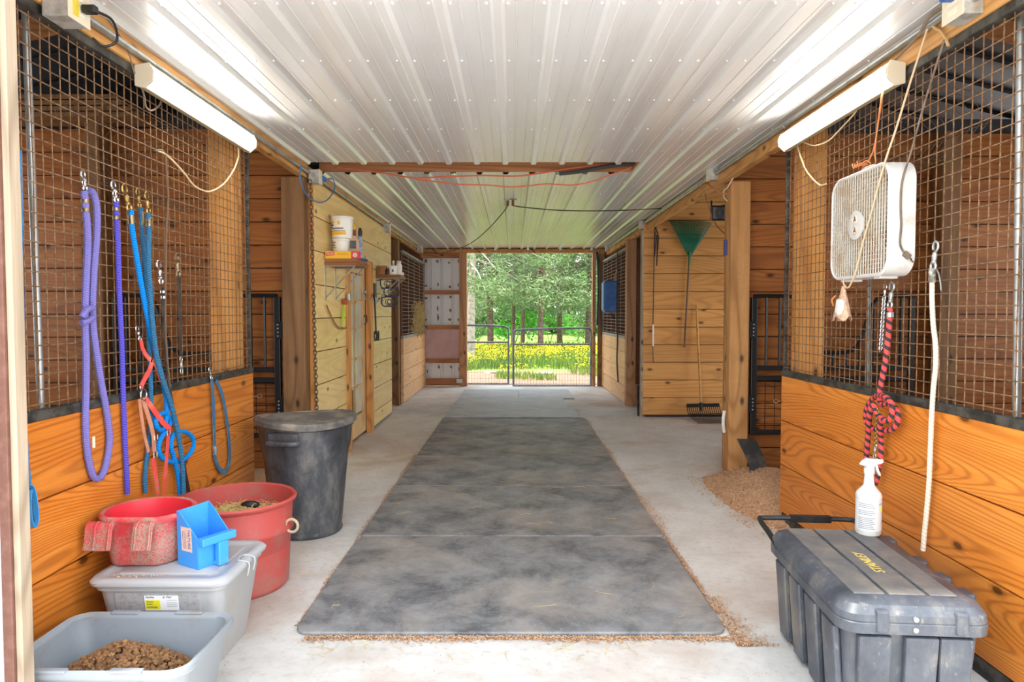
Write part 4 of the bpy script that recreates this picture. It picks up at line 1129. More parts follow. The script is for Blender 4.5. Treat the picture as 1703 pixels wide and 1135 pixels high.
# red and black rope with chain
t2 = NT('red_black_rope'); tc = t2.new('ShaderNodeTexCoord'); spx = t2.new('ShaderNodeSeparateXYZ'); t2.link(tc, 'UV', spx, 0)
fa = t2.math('FRACT', t2.math('ADD', t2.math('MULTIPLY', spx.outputs[0], 26.0), t2.math('MULTIPLY', spx.outputs[1], 1.0)))
fb = t2.math('FRACT', t2.math('SUBTRACT', t2.math('MULTIPLY', spx.outputs[0], 26.0), t2.math('MULTIPLY', spx.outputs[1], 1.0)))
q1 = t2.math('GREATER_THAN', fa, .55); q2 = t2.math('GREATER_THAN', fb, .62); q = t2.math('MAXIMUM', q1, t2.math('MULTIPLY', q2, q1))
R_RB = t2.set(t2.mix(q, C(216, 78, 76), C(54, 48, 52)), .85, bump=fa, bstr=.3, bdist=.003)
RR = RX - .03
t = lead('lead_rope', 'red and black lead rope tied in a big knot below the fan', 'lead rope', RR,
     [(1480, 512), (1478, 550), (1474, 590), (1468, 625), (1463, 655), (1466, 672), (1478, 672), (1491, 682), (1493, 700), (1484, 714), (1468, 716), (1450, 712), (1440, 698), (1443, 676), (1456, 660), (1472, 660, -.022), (1484, 676, -.024), (1478, 700, -.024), (1460, 690, -.03), (1452, 672, -.03), (1446, 690, -.026), (1444, 720, -.01), (1442, 745, -.004), (1441, 762), (1443, 772), (1452, 776), (1462, 772), (1465, 755), (1465, 730), (1463, 712, -.02), (1467, 695, -.03)], .0125, R_RB,
     ((1484, 470), (1479, 514)), M['galv'], [((1480, 520), (1480, 528))], M['galv'], sp=6)
mb = MB(); mb.tube([on_x(p[0], p[1], RR) for p in ((1462, 770), (1460, 790), (1456, 806))], .011, 8, 3); mb.build('rope_tail', R_RB, t)
ch = MB()
def links(mb, A, B, n, R, r):
    A, B = V(A), V(B); d = (B - A) / n; dn = d.normalized()
    for i in range(n):
        c_ = A + d * (i + .5); ax = V((1, 0, 0)) if i % 2 else dn.cross(V((1, 0, 0))).normalized()
        u = dn; w = ax.cross(u).normalized()
        mb.tube([c_ + u * (R * 1.25 * math.cos(2 * PI * k / 10)) + w * (R * .75 * math.sin(2 * PI * k / 10)) for k in range(10)], r, 5, closed=True)
links(ch, on_x(1470, 497, RR), on_x(1464, 585, RR), 24, .0085, .0022); ch.build('chain', M['steel'], t)
snap(t, on_x(1473, 473, RR), on_x(1470, 499, RR), M['steel'])
ch = MB(); links(ch, on_x(1461, 680, RR - .035), on_x(1455, 745, RR - .02), 16, .008, .002); ch.build('chain_end', M['brass'], t)
snap(t, on_x(1454, 762, RR - .02), on_x(1456, 738, RR - .02), M['galv'], 'chain_clip')

# box fan hung on the mesh
P_FAN = plain(C(206, 206, 205), .4, 0, C(176, 158, 132), 7, .58, .8)
P_GRL = plain(C(206, 200, 188), .5, 0, C(176, 148, 116), 10, .45, .75)
fx0, fx1, fy0, fy1, fz0, fz1 = 1.570, 1.690, 2.875, 3.395, 1.515, 2.000
fcy, fcz = (fy0 + fy1) / 2, (fz0 + fz1) / 2; fw, fh = fy1 - fy0, fz1 - fz0
t = thing('box_fan', 'dusty white box fan hung by twine against the wire mesh', 'fan', ((fx0 + fx1) / 2, fcy, fz0))
def yz(x, w, h, r, n=8):
    return [V((x, p.x, p.y)) for p in rrect(fcy, fcz, w, h, r, 0, n)]
mb = MB()
mb.loft([yz(fx0 + .004, fw - .03, fh - .03, .07), yz(fx0, fw - .014, fh - .014, .075), yz(fx0 + .006, fw, fh, .08), yz(fx1 - .006, fw, fh, .08), yz(fx1, fw - .014, fh - .014, .075), yz(fx1 - .004, fw - .03, fh - .03, .07), yz(fx1 - .02, fw - .032, fh - .032, .07), yz(fx0 + .02, fw - .032, fh - .032, .07), yz(fx0 + .004, fw - .03, fh - .03, .07)], False, False)
mb.build('housing', P_FAN, t, sharp=40)
def grille(x, name, n=23):
    mb = MB(); W = fw - .03; H_ = fh - .03
    def half(u, a, b, r):    # half extent of rounded rect at offset u
        d = abs(u) - (a / 2 - r)
        return b / 2 - r + (math.sqrt(max(0, r * r - d * d)) if d > 0 else r)
    for i in range(1, n):
        u = -W / 2 + W * i / n; h = half(u, W, H_, .07)
        mb.box(x, x + .005, fcy + u - .0016, fcy + u + .0016, fcz - h, fcz + h)
    for i in range(1, n):
        u = -H_ / 2 + H_ * i / n; h = half(u, H_, W, .07)
        mb.box(x + .001, x + .004, fcy - h, fcy + h, fcz + u - .0011, fcz + u + .0011)
    g = mb.build(name, P_GRL, t)
    return g
g = grille(fx0 + .003, 'front_grille')
mb = MB(); mb.lathe([(0, 0), (.062, 0), (.066, .003), (.066, .009), (.058, .011), (0, .011)], (fx0 + .006, fcy + .01, fcz), 36, M=Matrix.Rotation(-PI / 2, 4, 'Y'))
hub = mb.build('hub_plate', P_FAN, g, sharp=40)
for dz in (.026, -.024):
    q = MB(); q.torus((fx0 - .006, fcy + .01, fcz + dz), .018, .003, (1, 0, 0), 20, 6); q.build('ring_emblem', P_GRL, hub)
    for k in range(3):
        a = DEG(90 + 120 * k); q = MB(); q.beam((fx0 - .0055, fcy + .01, fcz + dz), (fx0 - .0055, fcy + .01 + .012 * math.cos(a), fcz + dz + .012 * math.sin(a)), .004, .004, (1, 0, 0)); q.build('emblem_spoke', M['rust'], hub)
grille(fx1 - .010, 'rear_grille', 8)
mb = MB(); mb.cyl((fx0 + .04, fcy, fcz), (fx1 - .02, fcy, fcz), .055, 24); mb.build('motor', P_GRL, t)
BLADE = plain(C(170, 164, 152), .5, 0, C(140, 120, 98), 8)
for k in range(5):
    a = 2 * PI * k / 5 + .3; mb = MB(); rings = []
    for j in range(7):
        r_ = .05 + .165 * j / 6; wd = .05 + .055 * math.sin(PI * (j + .6) / 7)
        cdir = V((0, math.cos(a), math.sin(a))); td = V((0, -math.sin(a), math.cos(a))); tw = .55 - .04 * j
        c_ = V((fx0 + .062, fcy, fcz)) + cdir * r_
        e = td * math.cos(tw) + V((1, 0, 0)) * math.sin(tw)
        nrm = V((1, 0, 0)) * math.cos(tw) - td * math.sin(tw)
        rings.append([c_ - e * wd - nrm * .001, c_ + e * wd - nrm * .001, c_ + e * wd + nrm * .001, c_ - e * wd + nrm * .001])
    mb.loft(rings, True, True); mb.build('blade', BLADE, t)
mb = MB(); ks = V(((fx0 + fx1) / 2, fcy + .06, fz1)); mb.tube([V((fx0 + .055, fcy - .05, fz1 - .002)), V((fx0 + .05, fcy - .045, fz1 + .018)), V((fx0 + .05, fcy + .055, fz1 + .018)), V((fx0 + .055, fcy + .06, fz1 - .002))], .006, 8, 3); mb.build('carry_handle', P_GRL, t)
for u in (-.14, .16):
    mb = MB(); mb.box(fx0 + .02, fx1 - .02, fcy + u - .025, fcy + u + .025, fz0 - .010, fz0 + .004); mb.build('foot', P_FAN, t, bevel=.003)
CORD = plain(C(116, 100, 86), .7, 0, C(84, 70, 60), 30)
cp = [on_y(p[0], p[1], fy0 - .006) for p in ((1503, 262), (1501, 300), (1498, 340), (1499, 375), (1497, 405), (1503, 420))]
top = [V((1.665, 2.68, 2.41)), V((1.665, 2.80, 2.20)), V((1.655, fy0 - .010, 2.03))]
mb = MB(); mb.tube(top + cp[1:], .0042, 7, 5); cord = mb.build('power_cord', CORD, t)
pl = cp[-1]; mb = MB(); mb.cbox(pl + V((.012, -.002, -.012)), (.030, .014, .024), Matrix.Rotation(DEG(40), 4, 'Y')); plug = mb.build('plug', CORD, cord, bevel=.003)
for q in (-.006, .006):
    mb = MB(); mb.cbox(pl + V((.030 + q * .6, -.002, -.030 - q)), (.018, .0016, .006), Matrix.Rotation(DEG(45), 4, 'Y')); mb.build('prong', M['steel'], plug)

# twine and cord holding the fan
ORG_T = plain(C(214, 120, 70), .8, 0, C(190, 140, 90), 30); BEI = plain(C(206, 180, 148), .8)
def line(name, label, cat, P, r, mat, group=None, sm=4, seg=6):
    P = [V(p) for p in P]
    mb = MB(); mb.tube(P, r, seg, sm); return tag(mb.build(name, mat), label, cat, group)
lp0 = on_x(1471, 122, XR - .03)
line('baling_twine', 'double orange baling twine holding the box fan up from the lamp end', 'twine', [lp0, on_x(1462, 190, 1.62), on_x(1455, 250, 1.60), V((fx0 + .05, fcy - .05, fz1 + .022)), V((fx0 + .045, fcy + .05, fz1 + .026)), on_x(1452, 252, 1.61), on_x(1466, 170, 1.65), lp0 + V((.004, -.01, .02))], .0028, ORG_T)
wt = on_x(1546, 36, XR - .03)
line('hanging_string', 'pale string running from the ceiling beam across the fan grille to the mesh bag', 'cord', [wt, on_x(1516, 130, 1.66), on_x(1490, 215, 1.60), on_x(1474, 262, fx0 - .004), on_x(1463, 300, fx0 - .008), on_x(1450, 350, fx0 - .008), on_x(1436, 400, fx0 - .008), on_x(1424, 448, fx0 - .010), on_x(1418, 466, fx0 - .004), on_x(1410, 479, fx0), on_x(1403, 472, fx0), on_x(1404, 462, fx0 + .01)], .0042, BEI)
mb = MB()
for dp in ((0, 0), (.02, .006), (-.025, .010)):
    p = V((fx0 + .045, fcy + dp[0], fz1 + .03)); mb.tube([p, p + V((-.02, .03 + dp[0], .014)), p + V((-.025, .06, .0)), p + V((-.02, .085, .02 + dp[1]))], .003, 6, 3)
tag(mb.build('twine_tail', ORG_T), 'frayed orange twine knot lying on top of the box fan', 'twine')
# mesh bag with salt block
bp = on_x(1403, 474, fx0 + .004)
t = thing('mesh_bag', 'limp beige mesh bag with a pale block hanging under the box fan', 'mesh bag', (bp.x, bp.y, bp.z - .17))
P_BAG = plain(C(204, 172, 148), .9, 0, C(176, 140, 116), 60, .4, .6)
mb = MB(); rnd = random.Random(4); rings = []
for j in range(11):
    z = -.006 - .155 * j / 10; rad = .008 + .052 * (j / 10) ** 1.1
    rings.append([bp + V((rad * .6 * math.cos(2 * PI * k / 20) * (1 + .12 * math.sin(5 * k + j)), rad * math.sin(2 * PI * k / 20) * (1 + .18 * math.sin(3 * k + 2)) + (.010 * j / 10), z + (.014 * math.sin(k * 1.3) if j > 8 else 0))) for k in range(20)])
mb.loft(rings, True, False); mb.build('net', P_BAG, t, solidify=.003)
mb = MB(); mb.cbox(bp + V((-.022, -.012, -.105)), (.03, .045, .075), Matrix.Rotation(DEG(12), 4, 'X')); mb.build('salt_block', plain(C(214, 220, 210), .6), t, bevel=.012, bseg=3)
mb = MB(); mb.tube([bp + V((-.015, .045, -.05)), bp + V((-.03, .052, -.07)), bp + V((-.02, .055, -.10))], .004, 6, 3); mb.build('orange_trim', ORG_T, t)

# rubber flap leaning at the tan post
t2 = on_z(1228, 800, 0)
M['flap'] = plain(C(46, 45, 46), .6, 0, C(110, 92, 76), 6, .45, .7)
mb = MB(); rings = []
for k in range(9):
    u = k / 8; y = 5.44 - .40 * u + .10 * u * u; z = .34 * (1 - u) ** 1.2 + .07 * u
    xl = 1.80 + .03 * math.sin(3 * u)
    rings.append([V((xl, y, z)), V((xl + .17 - .02 * u, y + .05, z - .02)), V((xl + .17 - .02 * u, y + .06, z - .005)), V((xl, y + .012, z + .012))])
mb.loft(rings, True, True); tag(mb.build('rubber_flap', M['flap'], sharp=40), 'curled dusty black rubber flap leaning on the tan post in the shavings', 'rubber flap')
mb = MB(); mb.tube([V((1.776, 5.70, .36)), V((1.764, 5.69, .42)), V((1.764, 5.69, .48)), V((1.776, 5.70, .54))], .014, 8, 4)
tag(mb.build('hose_loop', plain(C(226, 224, 220), .5)), 'short white hose loop fixed low on the side of the tan post', 'hose')
# eye bolt on the kickboard end, both sides
for x_, y_, z_, lb in ((XR - .004, RE - .03, .79, 'small rusty screw eye on the end of the orange planks under the fan'), (XL + .004, LE - .015, .82, 'small rusty screw eye on the plank end beside the trash can')):
    mb = MB(); s = 1 if x_ < 0 else -1
    mb.cyl((x_ - .004 * s, y_, z_), (x_ + .03 * s, y_, z_), .003, 8); mb.torus((x_ + .042 * s, y_, z_), .013, .003, (0, 1, 0), 16, 6)
    tag(mb.build('screw_eye', M['rust']), lb, 'screw eye')

# ---------------------------------------------------------------- stall gates (yoke top), swung back against the planks
def make_gate():
    t = thing('stall_gate', 'x', 'gate', (0, 0, 0))
    W, top, dip, mid = 1.36, 1.50, 1.035, .90
    z0 = .34; r = .022
    f = MB(); f.box(0, .05, -.022, .022, z0, top - .01); f.build('hinge_stile', M['blackmetal'], t, bevel=.006)
    f = MB(); f.box(W - .04, W, -.02, .02, z0, top - .01); f.build('latch_stile', M['blackmetal'], t, bevel=.006)
    f = MB(); f.tube([V(p) for p in ((.025, 0, top), (.30, 0, top), (.36, 0, top - .02), (.42, 0, top - .10), (.50, 0, dip + .10), (.56, 0, dip + .02), (.64, 0, dip - .005), (.78, 0, dip - .005), (.86, 0, dip + .02), (.92, 0, dip + .10), (1.0, 0, top - .10), (1.06, 0, top - .02), (1.10, 0, top), (W - .02, 0, top))], .017, 8, 3); f.build('yoke_rail', M['blackmetal'], t)
    for z in (mid, mid - .085, z0 + .02):
        f = MB(); f.box(.04, W - .03, -.018, .018, z - .02, z + .02); f.build('cross_rail', M['blackmetal'], t, bevel=.005)
    def toprail(x):
        pts = ((.025, top), (.30, top), (.36, top - .02), (.42, top - .10), (.50, dip + .10), (.56, dip + .02), (.64, dip - .005), (.78, dip - .005), (.86, dip + .02), (.92, dip + .10), (1.0, top - .10), (1.06, top - .02), (1.10, top), (W, top))
        for a, b in zip(pts[:-1], pts[1:]):
            if a[0] <= x <= b[0]: return a[1] + (b[1] - a[1]) * (x - a[0]) / (b[0] - a[0])
        return top
    for k in range(11):
        x = .13 + k * .112
        f = MB(); f.cyl((x, 0, mid), (x, 0, toprail(x)), .011, 8); f.build('bar', M['blackmetal'], t)
    f = MB()
    for k in range(17): x = .05 + (W - .09) * k / 16; f.tube([V((x, 0, z0 + .02)), V((x, 0, mid - .085))], .003, 5)
    for k in range(8): z = z0 + .03 + (mid - .12 - z0) * k / 7; f.tube([V((.05, 0, z)), V((W - .04, 0, z))], .003, 5)
    f.build('wire_grid', M['blackmetal'], t)
    for z in (.60, 1.22):
        h = MB(); h.box(-.035, .03, -.035, -.023, z - .07, z + .07); hh = h.build('hinge', M['blackmetal'], t, bevel=.003)
        for q in (-.045, -.015, .015, .045):
            h = MB(); h.sphere((.012, -.037, z + q), .008, 8, 5); h.build('bolt', M['galv'], hh)
    return t
def copy_tree(o, parent=None):
    c = o.copy(); COL.objects.link(c); ORG[c.name] = ORG.get(o.name)
    if parent is not None: c.parent = parent
    for ch in list(o.children): copy_tree(ch, c)
    return c
g = make_gate(); g.location = (1.985, 5.70, 0)
g['label'] = 'black yoke-top stall gate folded back beyond the right-hand mesh, beside the tan post'
g2 = copy_tree(g); g2.location = (-1.885, 5.54, 0); g2.scale = (-1, 1, 1)
g2['label'] = 'black yoke-top stall gate folded back behind the lead ropes and trash can'

# things inside the stalls: galvanised poles, hay racks, stacked boards
def pole(a, b, r, label, mat):
    a, b = V(a), V(b); a = a + (a - b) * ((a.z - .095) / (b.z - a.z)); mb = MB(); mb.cyl(a, b, r, 12); tag(mb.build('steel_pole', mat), label, 'pole')
pole(on_x(70, 720, XL - .10), on_x(40, -40, XL - .10), .013, 'weathered grey steel pole standing just inside the mesh by the door jamb', M['galv'])
pole(on_x(1690, 745, XR + .10), on_x(1698, 10, XR + .10), .014, 'galvanised steel pole standing just inside the mesh beyond the white rope', M['galv'])
pole(on_x(1443, 660, XR + .16), on_x(1446, 440, XR + .16), .009, 'thin dark steel rod inside the mesh under the box fan', M['pipegrey'])
RACK = plain(C(96, 78, 62), .6, .3)
def rack(x, s, y0, y1, z0, z1, label):
    mb = MB(); n = 15
    for k in range(n + 1):
        y = y0 + (y1 - y0) * k / n
        mb.tube([V((x, y, z1)), V((x + s * .22, y, z1 - .03)), V((x + s * .26, y, (z0 + z1) / 2)), V((x + s * .10, y, z0)), V((x, y, z0))], .0016, 5, 3)
    for u, z in ((.22, z1 - .03), (.262, (z0 + z1) / 2), (.10, z0), (0.0, z1)): mb.tube([V((x + s * u, y0, z)), V((x + s * u, y1, z))], .0028, 6)
    tag(mb.build('hay_rack', RACK), label, 'hay rack')
rack(XL - .028, -1, 2.95, 3.75, 1.92, 2.28, 'curved wire hay rack hooked inside the mesh above the dark straps')
rack(XR + .028, 1, 2.95, 3.85, 2.02, 2.32, 'curved wire hay rack hooked inside the mesh behind the top of the fan')
for k in range(4):
    z = 2.885 + .045 * k; mb = MB(); mb.box(-4.2 + .12 * k, -2.9 - .06 * k, 5.35, 5.64, z, z + .036)
    tag(mb.build('stacked_board', M['postdark'], bevel=.004), ['grey weathered board resting on the stall partition top, lowest of the stack', 'grey weathered board, second from the bottom of the stack above the partition', 'grey weathered board, third from the bottom of the stack above the partition', 'grey weathered board on top of the stack above the partition'][k], 'board', 'boards stacked above the stall partition')
# ============================================================ lamps, conduits, wiring
LAMP = emit('lamp_tube', (1.0, 0.95, 0.85, 1), 31.0)
P_HOUS = plain(C(170, 158, 130), .5)
def lamp(x, s, y0, y1, z, label):
    t = thing('strip_light', label, 'light', (x, (y0 + y1) / 2, z - .05))
    # shallow white reflector tilted to the aisle, tube in front of it
    P = lambda a, c: (x + s * a, z + c)
    mb = MB(); mb.prism([P(-.012, .040), P(.050, .052), P(.054, .046), P(.026, .024), P(.014, -.020), P(.030, -.052), P(.024, -.056), P(-.012, -.046)], 'y', y0, y1)
    mb.build('housing', P_HOUS, t, bevel=.002)
    mb = MB(); mb.cyl((x + s * .052, y0 + .012, z - .004), (x + s * .052, y1 - .012, z - .004), .017, 14); mb.build('tube', LAMP, t)
    for y in (y0, y1):
        mb = MB(); mb.prism([P(-.014, .042), P(.052, .054), P(.070, .016), P(.066, -.026), P(.028, -.058), P(-.014, -.048)], 'y', y - .006, y + .006); mb.build('end_cap', plain(C(206, 196, 176), .5), t, bevel=.002)
    return t
lamp(XL + .028, 1, 3.05, 4.26, 2.405, 'lit fluorescent strip light above the coloured lead ropes')
lamp(XR - .028, -1, 3.05, 4.28, 2.415, 'lit fluorescent strip light above the box fan')

def conduit(x, y0, y1, z, label):
    t = thing('electrical_conduit', label, 'conduit', (x, (y0 + y1) / 2, z))
    mb = MB(); mb.cyl((x, y0, z), (x, y1, z), .015, 12); mb.build('pipe', M['galv'], t)
    for k in range(6):
        y = y0 + .4 + (y1 - y0 - .8) * k / 5; mb = MB(); mb.cyl((x, y - .012, z), (x, y + .012, z), .019, 12); mb.build('strap_clip', M['galv'], t)
conduit(XL + .032, 1.98, 12.6, 2.495, 'grey metal conduit along the ceiling edge over the lead ropes and shelves')
conduit(XR - .030, 1.98, 12.6, 2.535, 'grey metal conduit along the ceiling edge over the fan and rake')
BOX = plain(C(196, 198, 196), .4, .3, C(160, 158, 150), 12)
def jbox(x0, x1, y0, y1, z0, z1, label, face):
    t = thing('junction_box', label, 'outlet box', ((x0 + x1) / 2, (y0 + y1) / 2, z0))
    mb = MB(); mb.box(x0, x1, y0, y1, z0, z1); mb.build('box', BOX, t, bevel=.004)
    xf = x1 if face > 0 else x0
    mb = MB(); mb.box(xf, xf + face * .004, y0 - .003, y1 + .003, z0 - .003, z1 + .003); cv = mb.build('cover_plate', plain(C(220, 212, 190), .5), t, bevel=.002)
    for dz in (.3, .7):
        mb = MB(); mb.cbox((xf + face * .0045, (y0 + y1) / 2, z0 + (z1 - z0) * dz), (.003, (y1 - y0) * .42, (z1 - z0) * .24)); mb.build('socket', plain(C(232, 226, 206), .5), cv, bevel=.002)
    mb = MB(); mb.cyl(((x0 + x1) / 2, y0 - .012, z0 + (z1 - z0) * .6), ((x0 + x1) / 2, y0 + .002, z0 + (z1 - z0) * .6), .019, 12); mb.build('connector', M['galv'], t)
    return t
j1 = jbox(-1.664, -1.570, 2.45, 2.57, 2.405, 2.535, 'open grey outlet box with black plug above the mesh near the door jamb', 1)
mb = MB(); mb.box(-1.566, -1.562, 2.470, 2.50, 2.42, 2.52); mb.build('yellow_receptacle', plain(C(222, 198, 70), .5), j1)
j2 = jbox(1.652, 1.728, 2.55, 2.67, 2.455, 2.55, 'cream-faced outlet box with blue plug at the near end of the fan side beam', -1)
for x, px, py, s, lb in ((-1.61, 524, 295, 1, 'grey junction box with blue plug above the weathered post'), (-1.61, 643, 380, 1, 'small grey junction box on the conduit past the wall shelves'), (-1.61, 698, 414, 1, 'tiny grey junction box at the far end of the shelf side conduit'),
                         (1.70, 1186, 290, -1, 'pale junction box with orange plug above the tan post'), (1.70, 1069, 375, -1, 'small pale junction box above the edge of the rake wall'), (1.70, 1011, 413, -1, 'tiny pale junction box at the far corner above the blue box')):
    p = on_x(px, py, x); jbox(p.x - .042, p.x + .042, p.y - .045, p.y + .05, p.z - .055, p.z + .055, lb, s)
# plugs and cables
BLKC = M['black']; BLUEC = plain(C(70, 120, 170), .5)
def cable(name, label, P, r, mat, cat='cable', sm=5): return line(name, label, cat, P, r, mat, None, sm, 7)
t = thing('plug_lead', 'black plug and cable curling from the open outlet box by the jamb', 'cable', (-1.55, 2.55, 2.40))
mb = MB(); mb.cbox((-1.535, 2.52, 2.455), (.05, .03, .03)); mb.build('plug', BLKC, t, bevel=.006)
mb = MB(); mb.tube([V((-1.52, 2.525, 2.455)), V((-1.50, 2.60, 2.45)), V((-1.52, 2.66, 2.40)), V((-1.56, 2.64, 2.37)), V((-1.575, 2.60, 2.385))] , .005, 7, 5); mb.build('cable', BLKC, t)
G_CAB = plain(C(120, 104, 88), .6); B_CAB = plain(C(214, 190, 150), .55)
lx = XL + .016
cable('lamp_cable', 'brown and beige cable looping below the near end of the strip light over the ropes', [on_x(*q, lx) for q in ((176, 28), (192, 50), (205, 70), (216, 95), (224, 122), (234, 140), (240, 160), (243, 178), (252, 184), (264, 176), (271, 160), (272, 148))], .0042, G_CAB)
cable('lamp_cable', 'beige cable drooping from the far end of the strip light over the mesh', [on_x(*q, lx) for q in ((396, 246), (396, 262), (388, 284), (372, 306), (352, 318), (338, 317), (322, 308), (308, 290), (290, 270), (274, 256), (262, 251))], .0045, B_CAB)
cable('dangling_cable', 'dark cable hanging straight down the mesh beside the chrome snap strap', [on_x(*q, lx) for q in ((258, 251), (268, 250), (275, 258), (277, 285), (280, 330), (277, 380), (276, 450), (275, 520), (277, 580), (281, 625), (283, 645))], .005, plain(C(110, 84, 62), .6))
rx = XR - .016
cable('lamp_cable', 'beige cable drooping from the strip light over the fan', [on_x(*q, rx) for q in ((1432, 172), (1420, 190), (1400, 212), (1378, 234), (1356, 242), (1340, 238), (1327, 231))], .0042, B_CAB)
cable('dangling_cable', 'short beige cable curling down the mesh left of the fan', [on_x(*q, rx) for q in ((1326, 243), (1332, 262), (1340, 282), (1352, 298), (1364, 308), (1374, 306))], .0045, B_CAB)
cable('plug_lead', 'brown cable running from the cream outlet box down to the fan side strip light', [on_x(*q, XR - .05) for q in ((1570, 12), (1552, 22), (1538, 40), (1528, 58), (1514, 74), (1500, 88), (1484, 104), (1470, 112))], .006, G_CAB)
mb = MB(); mb.cbox((1.625, 2.60, 2.535), (.05, .035, .03)); tag(mb.build('blue_plug', plain(C(52, 92, 160), .5), bevel=.006), 'blue plug pushed into the cream outlet box by the fan side beam', 'plug')
cable('brown_strap', 'tan strap end dangling under the cream outlet box', [on_x(*q, XR - .03) for q in ((1548, 40), (1556, 48), (1564, 52), (1572, 64), (1577, 76))], .006, plain(C(196, 158, 112), .7), 'strap')
t = thing('blue_cable', 'blue cable looping from the junction box above the weathered post', 'cable', on_x(530, 338, -1.56))
mb = MB(); mb.tube([on_x(*q, -1.575) for q in ((500, 276), (499, 296), (504, 314), (514, 328), (530, 337), (544, 333), (554, 320), (557, 308), (553, 298), (545, 298))], .0055, 8, 5); mb.build('cable', BLUEC, t)
mb = MB(); p = on_x(537, 298, -1.57); mb.cbox(p, (.04, .09, .035)); mb.build('plug', plain(C(40, 110, 190), .5), t, bevel=.006)
cable('white_cable', 'white cable with a small curl looping beside the top of the tan post', [on_x(*q, 1.77) for q in ((1224, 287), (1217, 300), (1210, 312), (1204, 318), (1204, 328), (1209, 334))] , .0055, plain(C(226, 220, 208), .5))
cable('orange_lead', 'short orange cord between the pale junction box and the tan post', [on_x(*q, 1.72) for q in ((1172, 292), (1167, 298), (1174, 304), (1188, 315), (1200, 321), (1208, 323))], .006, ORG_T)
cable('orange_lead', 'thin brown twine dropping from the pale junction box past the rake head', [on_x(*q, 1.74) for q in ((1170, 305), (1173, 325), (1179, 345), (1183, 358), (1184, 372))], .004, plain(C(150, 96, 62), .8))

# floodlight hung under the beam
fp = on_y(1195, 356, 6.6)
t = thing('floodlight', 'small black floodlight hanging under the beam left of the tan post', 'light', (fp.x, fp.y, fp.z - .1))
mb = MB(); mb.beam((fp.x - .07, fp.y, fp.z), (fp.x - .07, fp.y, 2.44), .025, .012); mb.build('hanger', BLKC, t)
mb = MB(); mb.loft([[fp + V((sx * a, y, sz * b)) for sx, sz in ((-1, -1), (1, -1), (1, 1), (-1, 1))] for a, b, y in ((.085, .07, -.06), (.088, .073, -.05), (.07, .055, .03), (.03, .03, .06))], True, True, False); hs = mb.build('lamp_head', BLKC, t, bevel=.006)
mb = MB(); mb.cbox(fp + V((0, -.061, 0)), (.14, .004, .11)); mb.build('lamp_glass', plain(C(120, 124, 128), .1), t)
for k in range(3):
    mb = MB(); mb.torus(fp + V((-.01, -.072, 0)), .022 + .016 * k, .003, (0, 1, 0), 18, 6, sx=.7); mb.build('guard_ring', BLKC, t)
mb = MB(); mb.tube([fp + V((-.04, 0, -.07)), fp + V((-.01, 0, -.12)), fp + V((.03, 0, -.16)), fp + V((.07, .02, -.19))], .004, 6, 4); mb.build('cable', BLKC, t)
bq = on_x(1204, 412, 1.765); mb = MB(); mb.cbox(bq + V((.012, .0, 0)), (.02, .05, .13)); tag(mb.build('brush', plain(C(70, 66, 130), .6), bevel=.006), 'small violet-blue brush hung on the aisle side of the tan post', 'brush')

# ---------------------------------------------------------------- across the ceiling
CORDO = plain(C(206, 104, 70), .6)
cable('extension_cord', 'upper orange cord lying along the exposed ceiling joist', [on_y(*q, 5.88) for q in ((556, 277), (600, 283), (650, 290), (690, 296), (740, 294), (800, 292), (860, 293), (900, 288), (950, 280), (1000, 274), (1030, 272))], .007, CORDO)
cable('extension_cord', 'lower orange cord sagging below the exposed ceiling joist', [on_y(*q, 5.80) for q in ((690, 298), (730, 303), (770, 307), (810, 308), (850, 311), (880, 309), (910, 306), (950, 308), (985, 302), (1015, 291), (1050, 279)) ], .006, CORDO)
cable('foam_pipe', 'length of black foam pipe lagging resting in the open ceiling strip', [on_y(*q, 5.84) for q in ((930, 289), (960, 286), (990, 280), (1020, 275), (1045, 273), (1064, 272))], .017, plain(C(58, 60, 60), .7), 'pipe lagging', 4)
hk = on_z(850, 331, CZ)
t = thing('wire_insulator', 'pair of dark insulators screwed to the middle of the white ceiling', 'insulator', (hk.x, hk.y, hk.z - .07))
mb = MB(); mb.box(hk.x - .075, hk.x + .06, hk.y - .008, hk.y + .008, hk.z - .010, hk.z - .001); mb.build('bracket', M['pipegrey'], t)
for dx in (-.035, .02):
    mb = MB(); mb.lathe([(0, -.075), (.012, -.075), (.016, -.055), (.011, -.045), (.016, -.03), (.012, -.01), (0, -.01)], (hk.x + dx, hk.y, hk.z), 12); mb.build('knob', plain(C(110, 62, 42), .5), t)
WIRE = plain(C(62, 50, 44), .6)
i0 = hk + V((-.035, 0, -.072)); i1 = hk + V((.02, 0, -.072))
cable('overhead_wire', 'dark wire drooping from the ceiling insulators towards the steel end wall', [i0, on_y(838, 352, 7.9), on_y(815, 378, 8.8), on_y(790, 400, 9.8), on_y(765, 413, 10.9), on_y(735, 421, 12.0), on_y(704, 419, 12.68)], .006, WIRE)
cable('overhead_wire', 'dark wire drooping from the ceiling insulators towards the rake side beam', [i1, on_y(872, 345, hk.y), on_y(930, 350, hk.y + .05), on_y(1000, 351, hk.y + .15), on_y(1060, 349, hk.y + .25), on_x(1100, 347, XR - .05)], .006, WIRE)
for px in (824, 878, 932, 984):
    p = on_y(px, 414.5, EY - .075); mb = MB(); mb.cbox(p, (.05, .03, .06)); tag(mb.build('header_clip', M['galv'], bevel=.004), 'small galvanised clip on the timber header over the gates', 'clip', 'galvanised clips along the end header')
p = on_y(764, 634, EY - .03); mb = MB(); mb.cbox(p, (.11, .02, .075)); tag(mb.build('outlet_cover', plain(C(206, 206, 202), .4), bevel=.004), 'grey outlet cover low on the brown door post of the steel end wall', 'outlet cover')

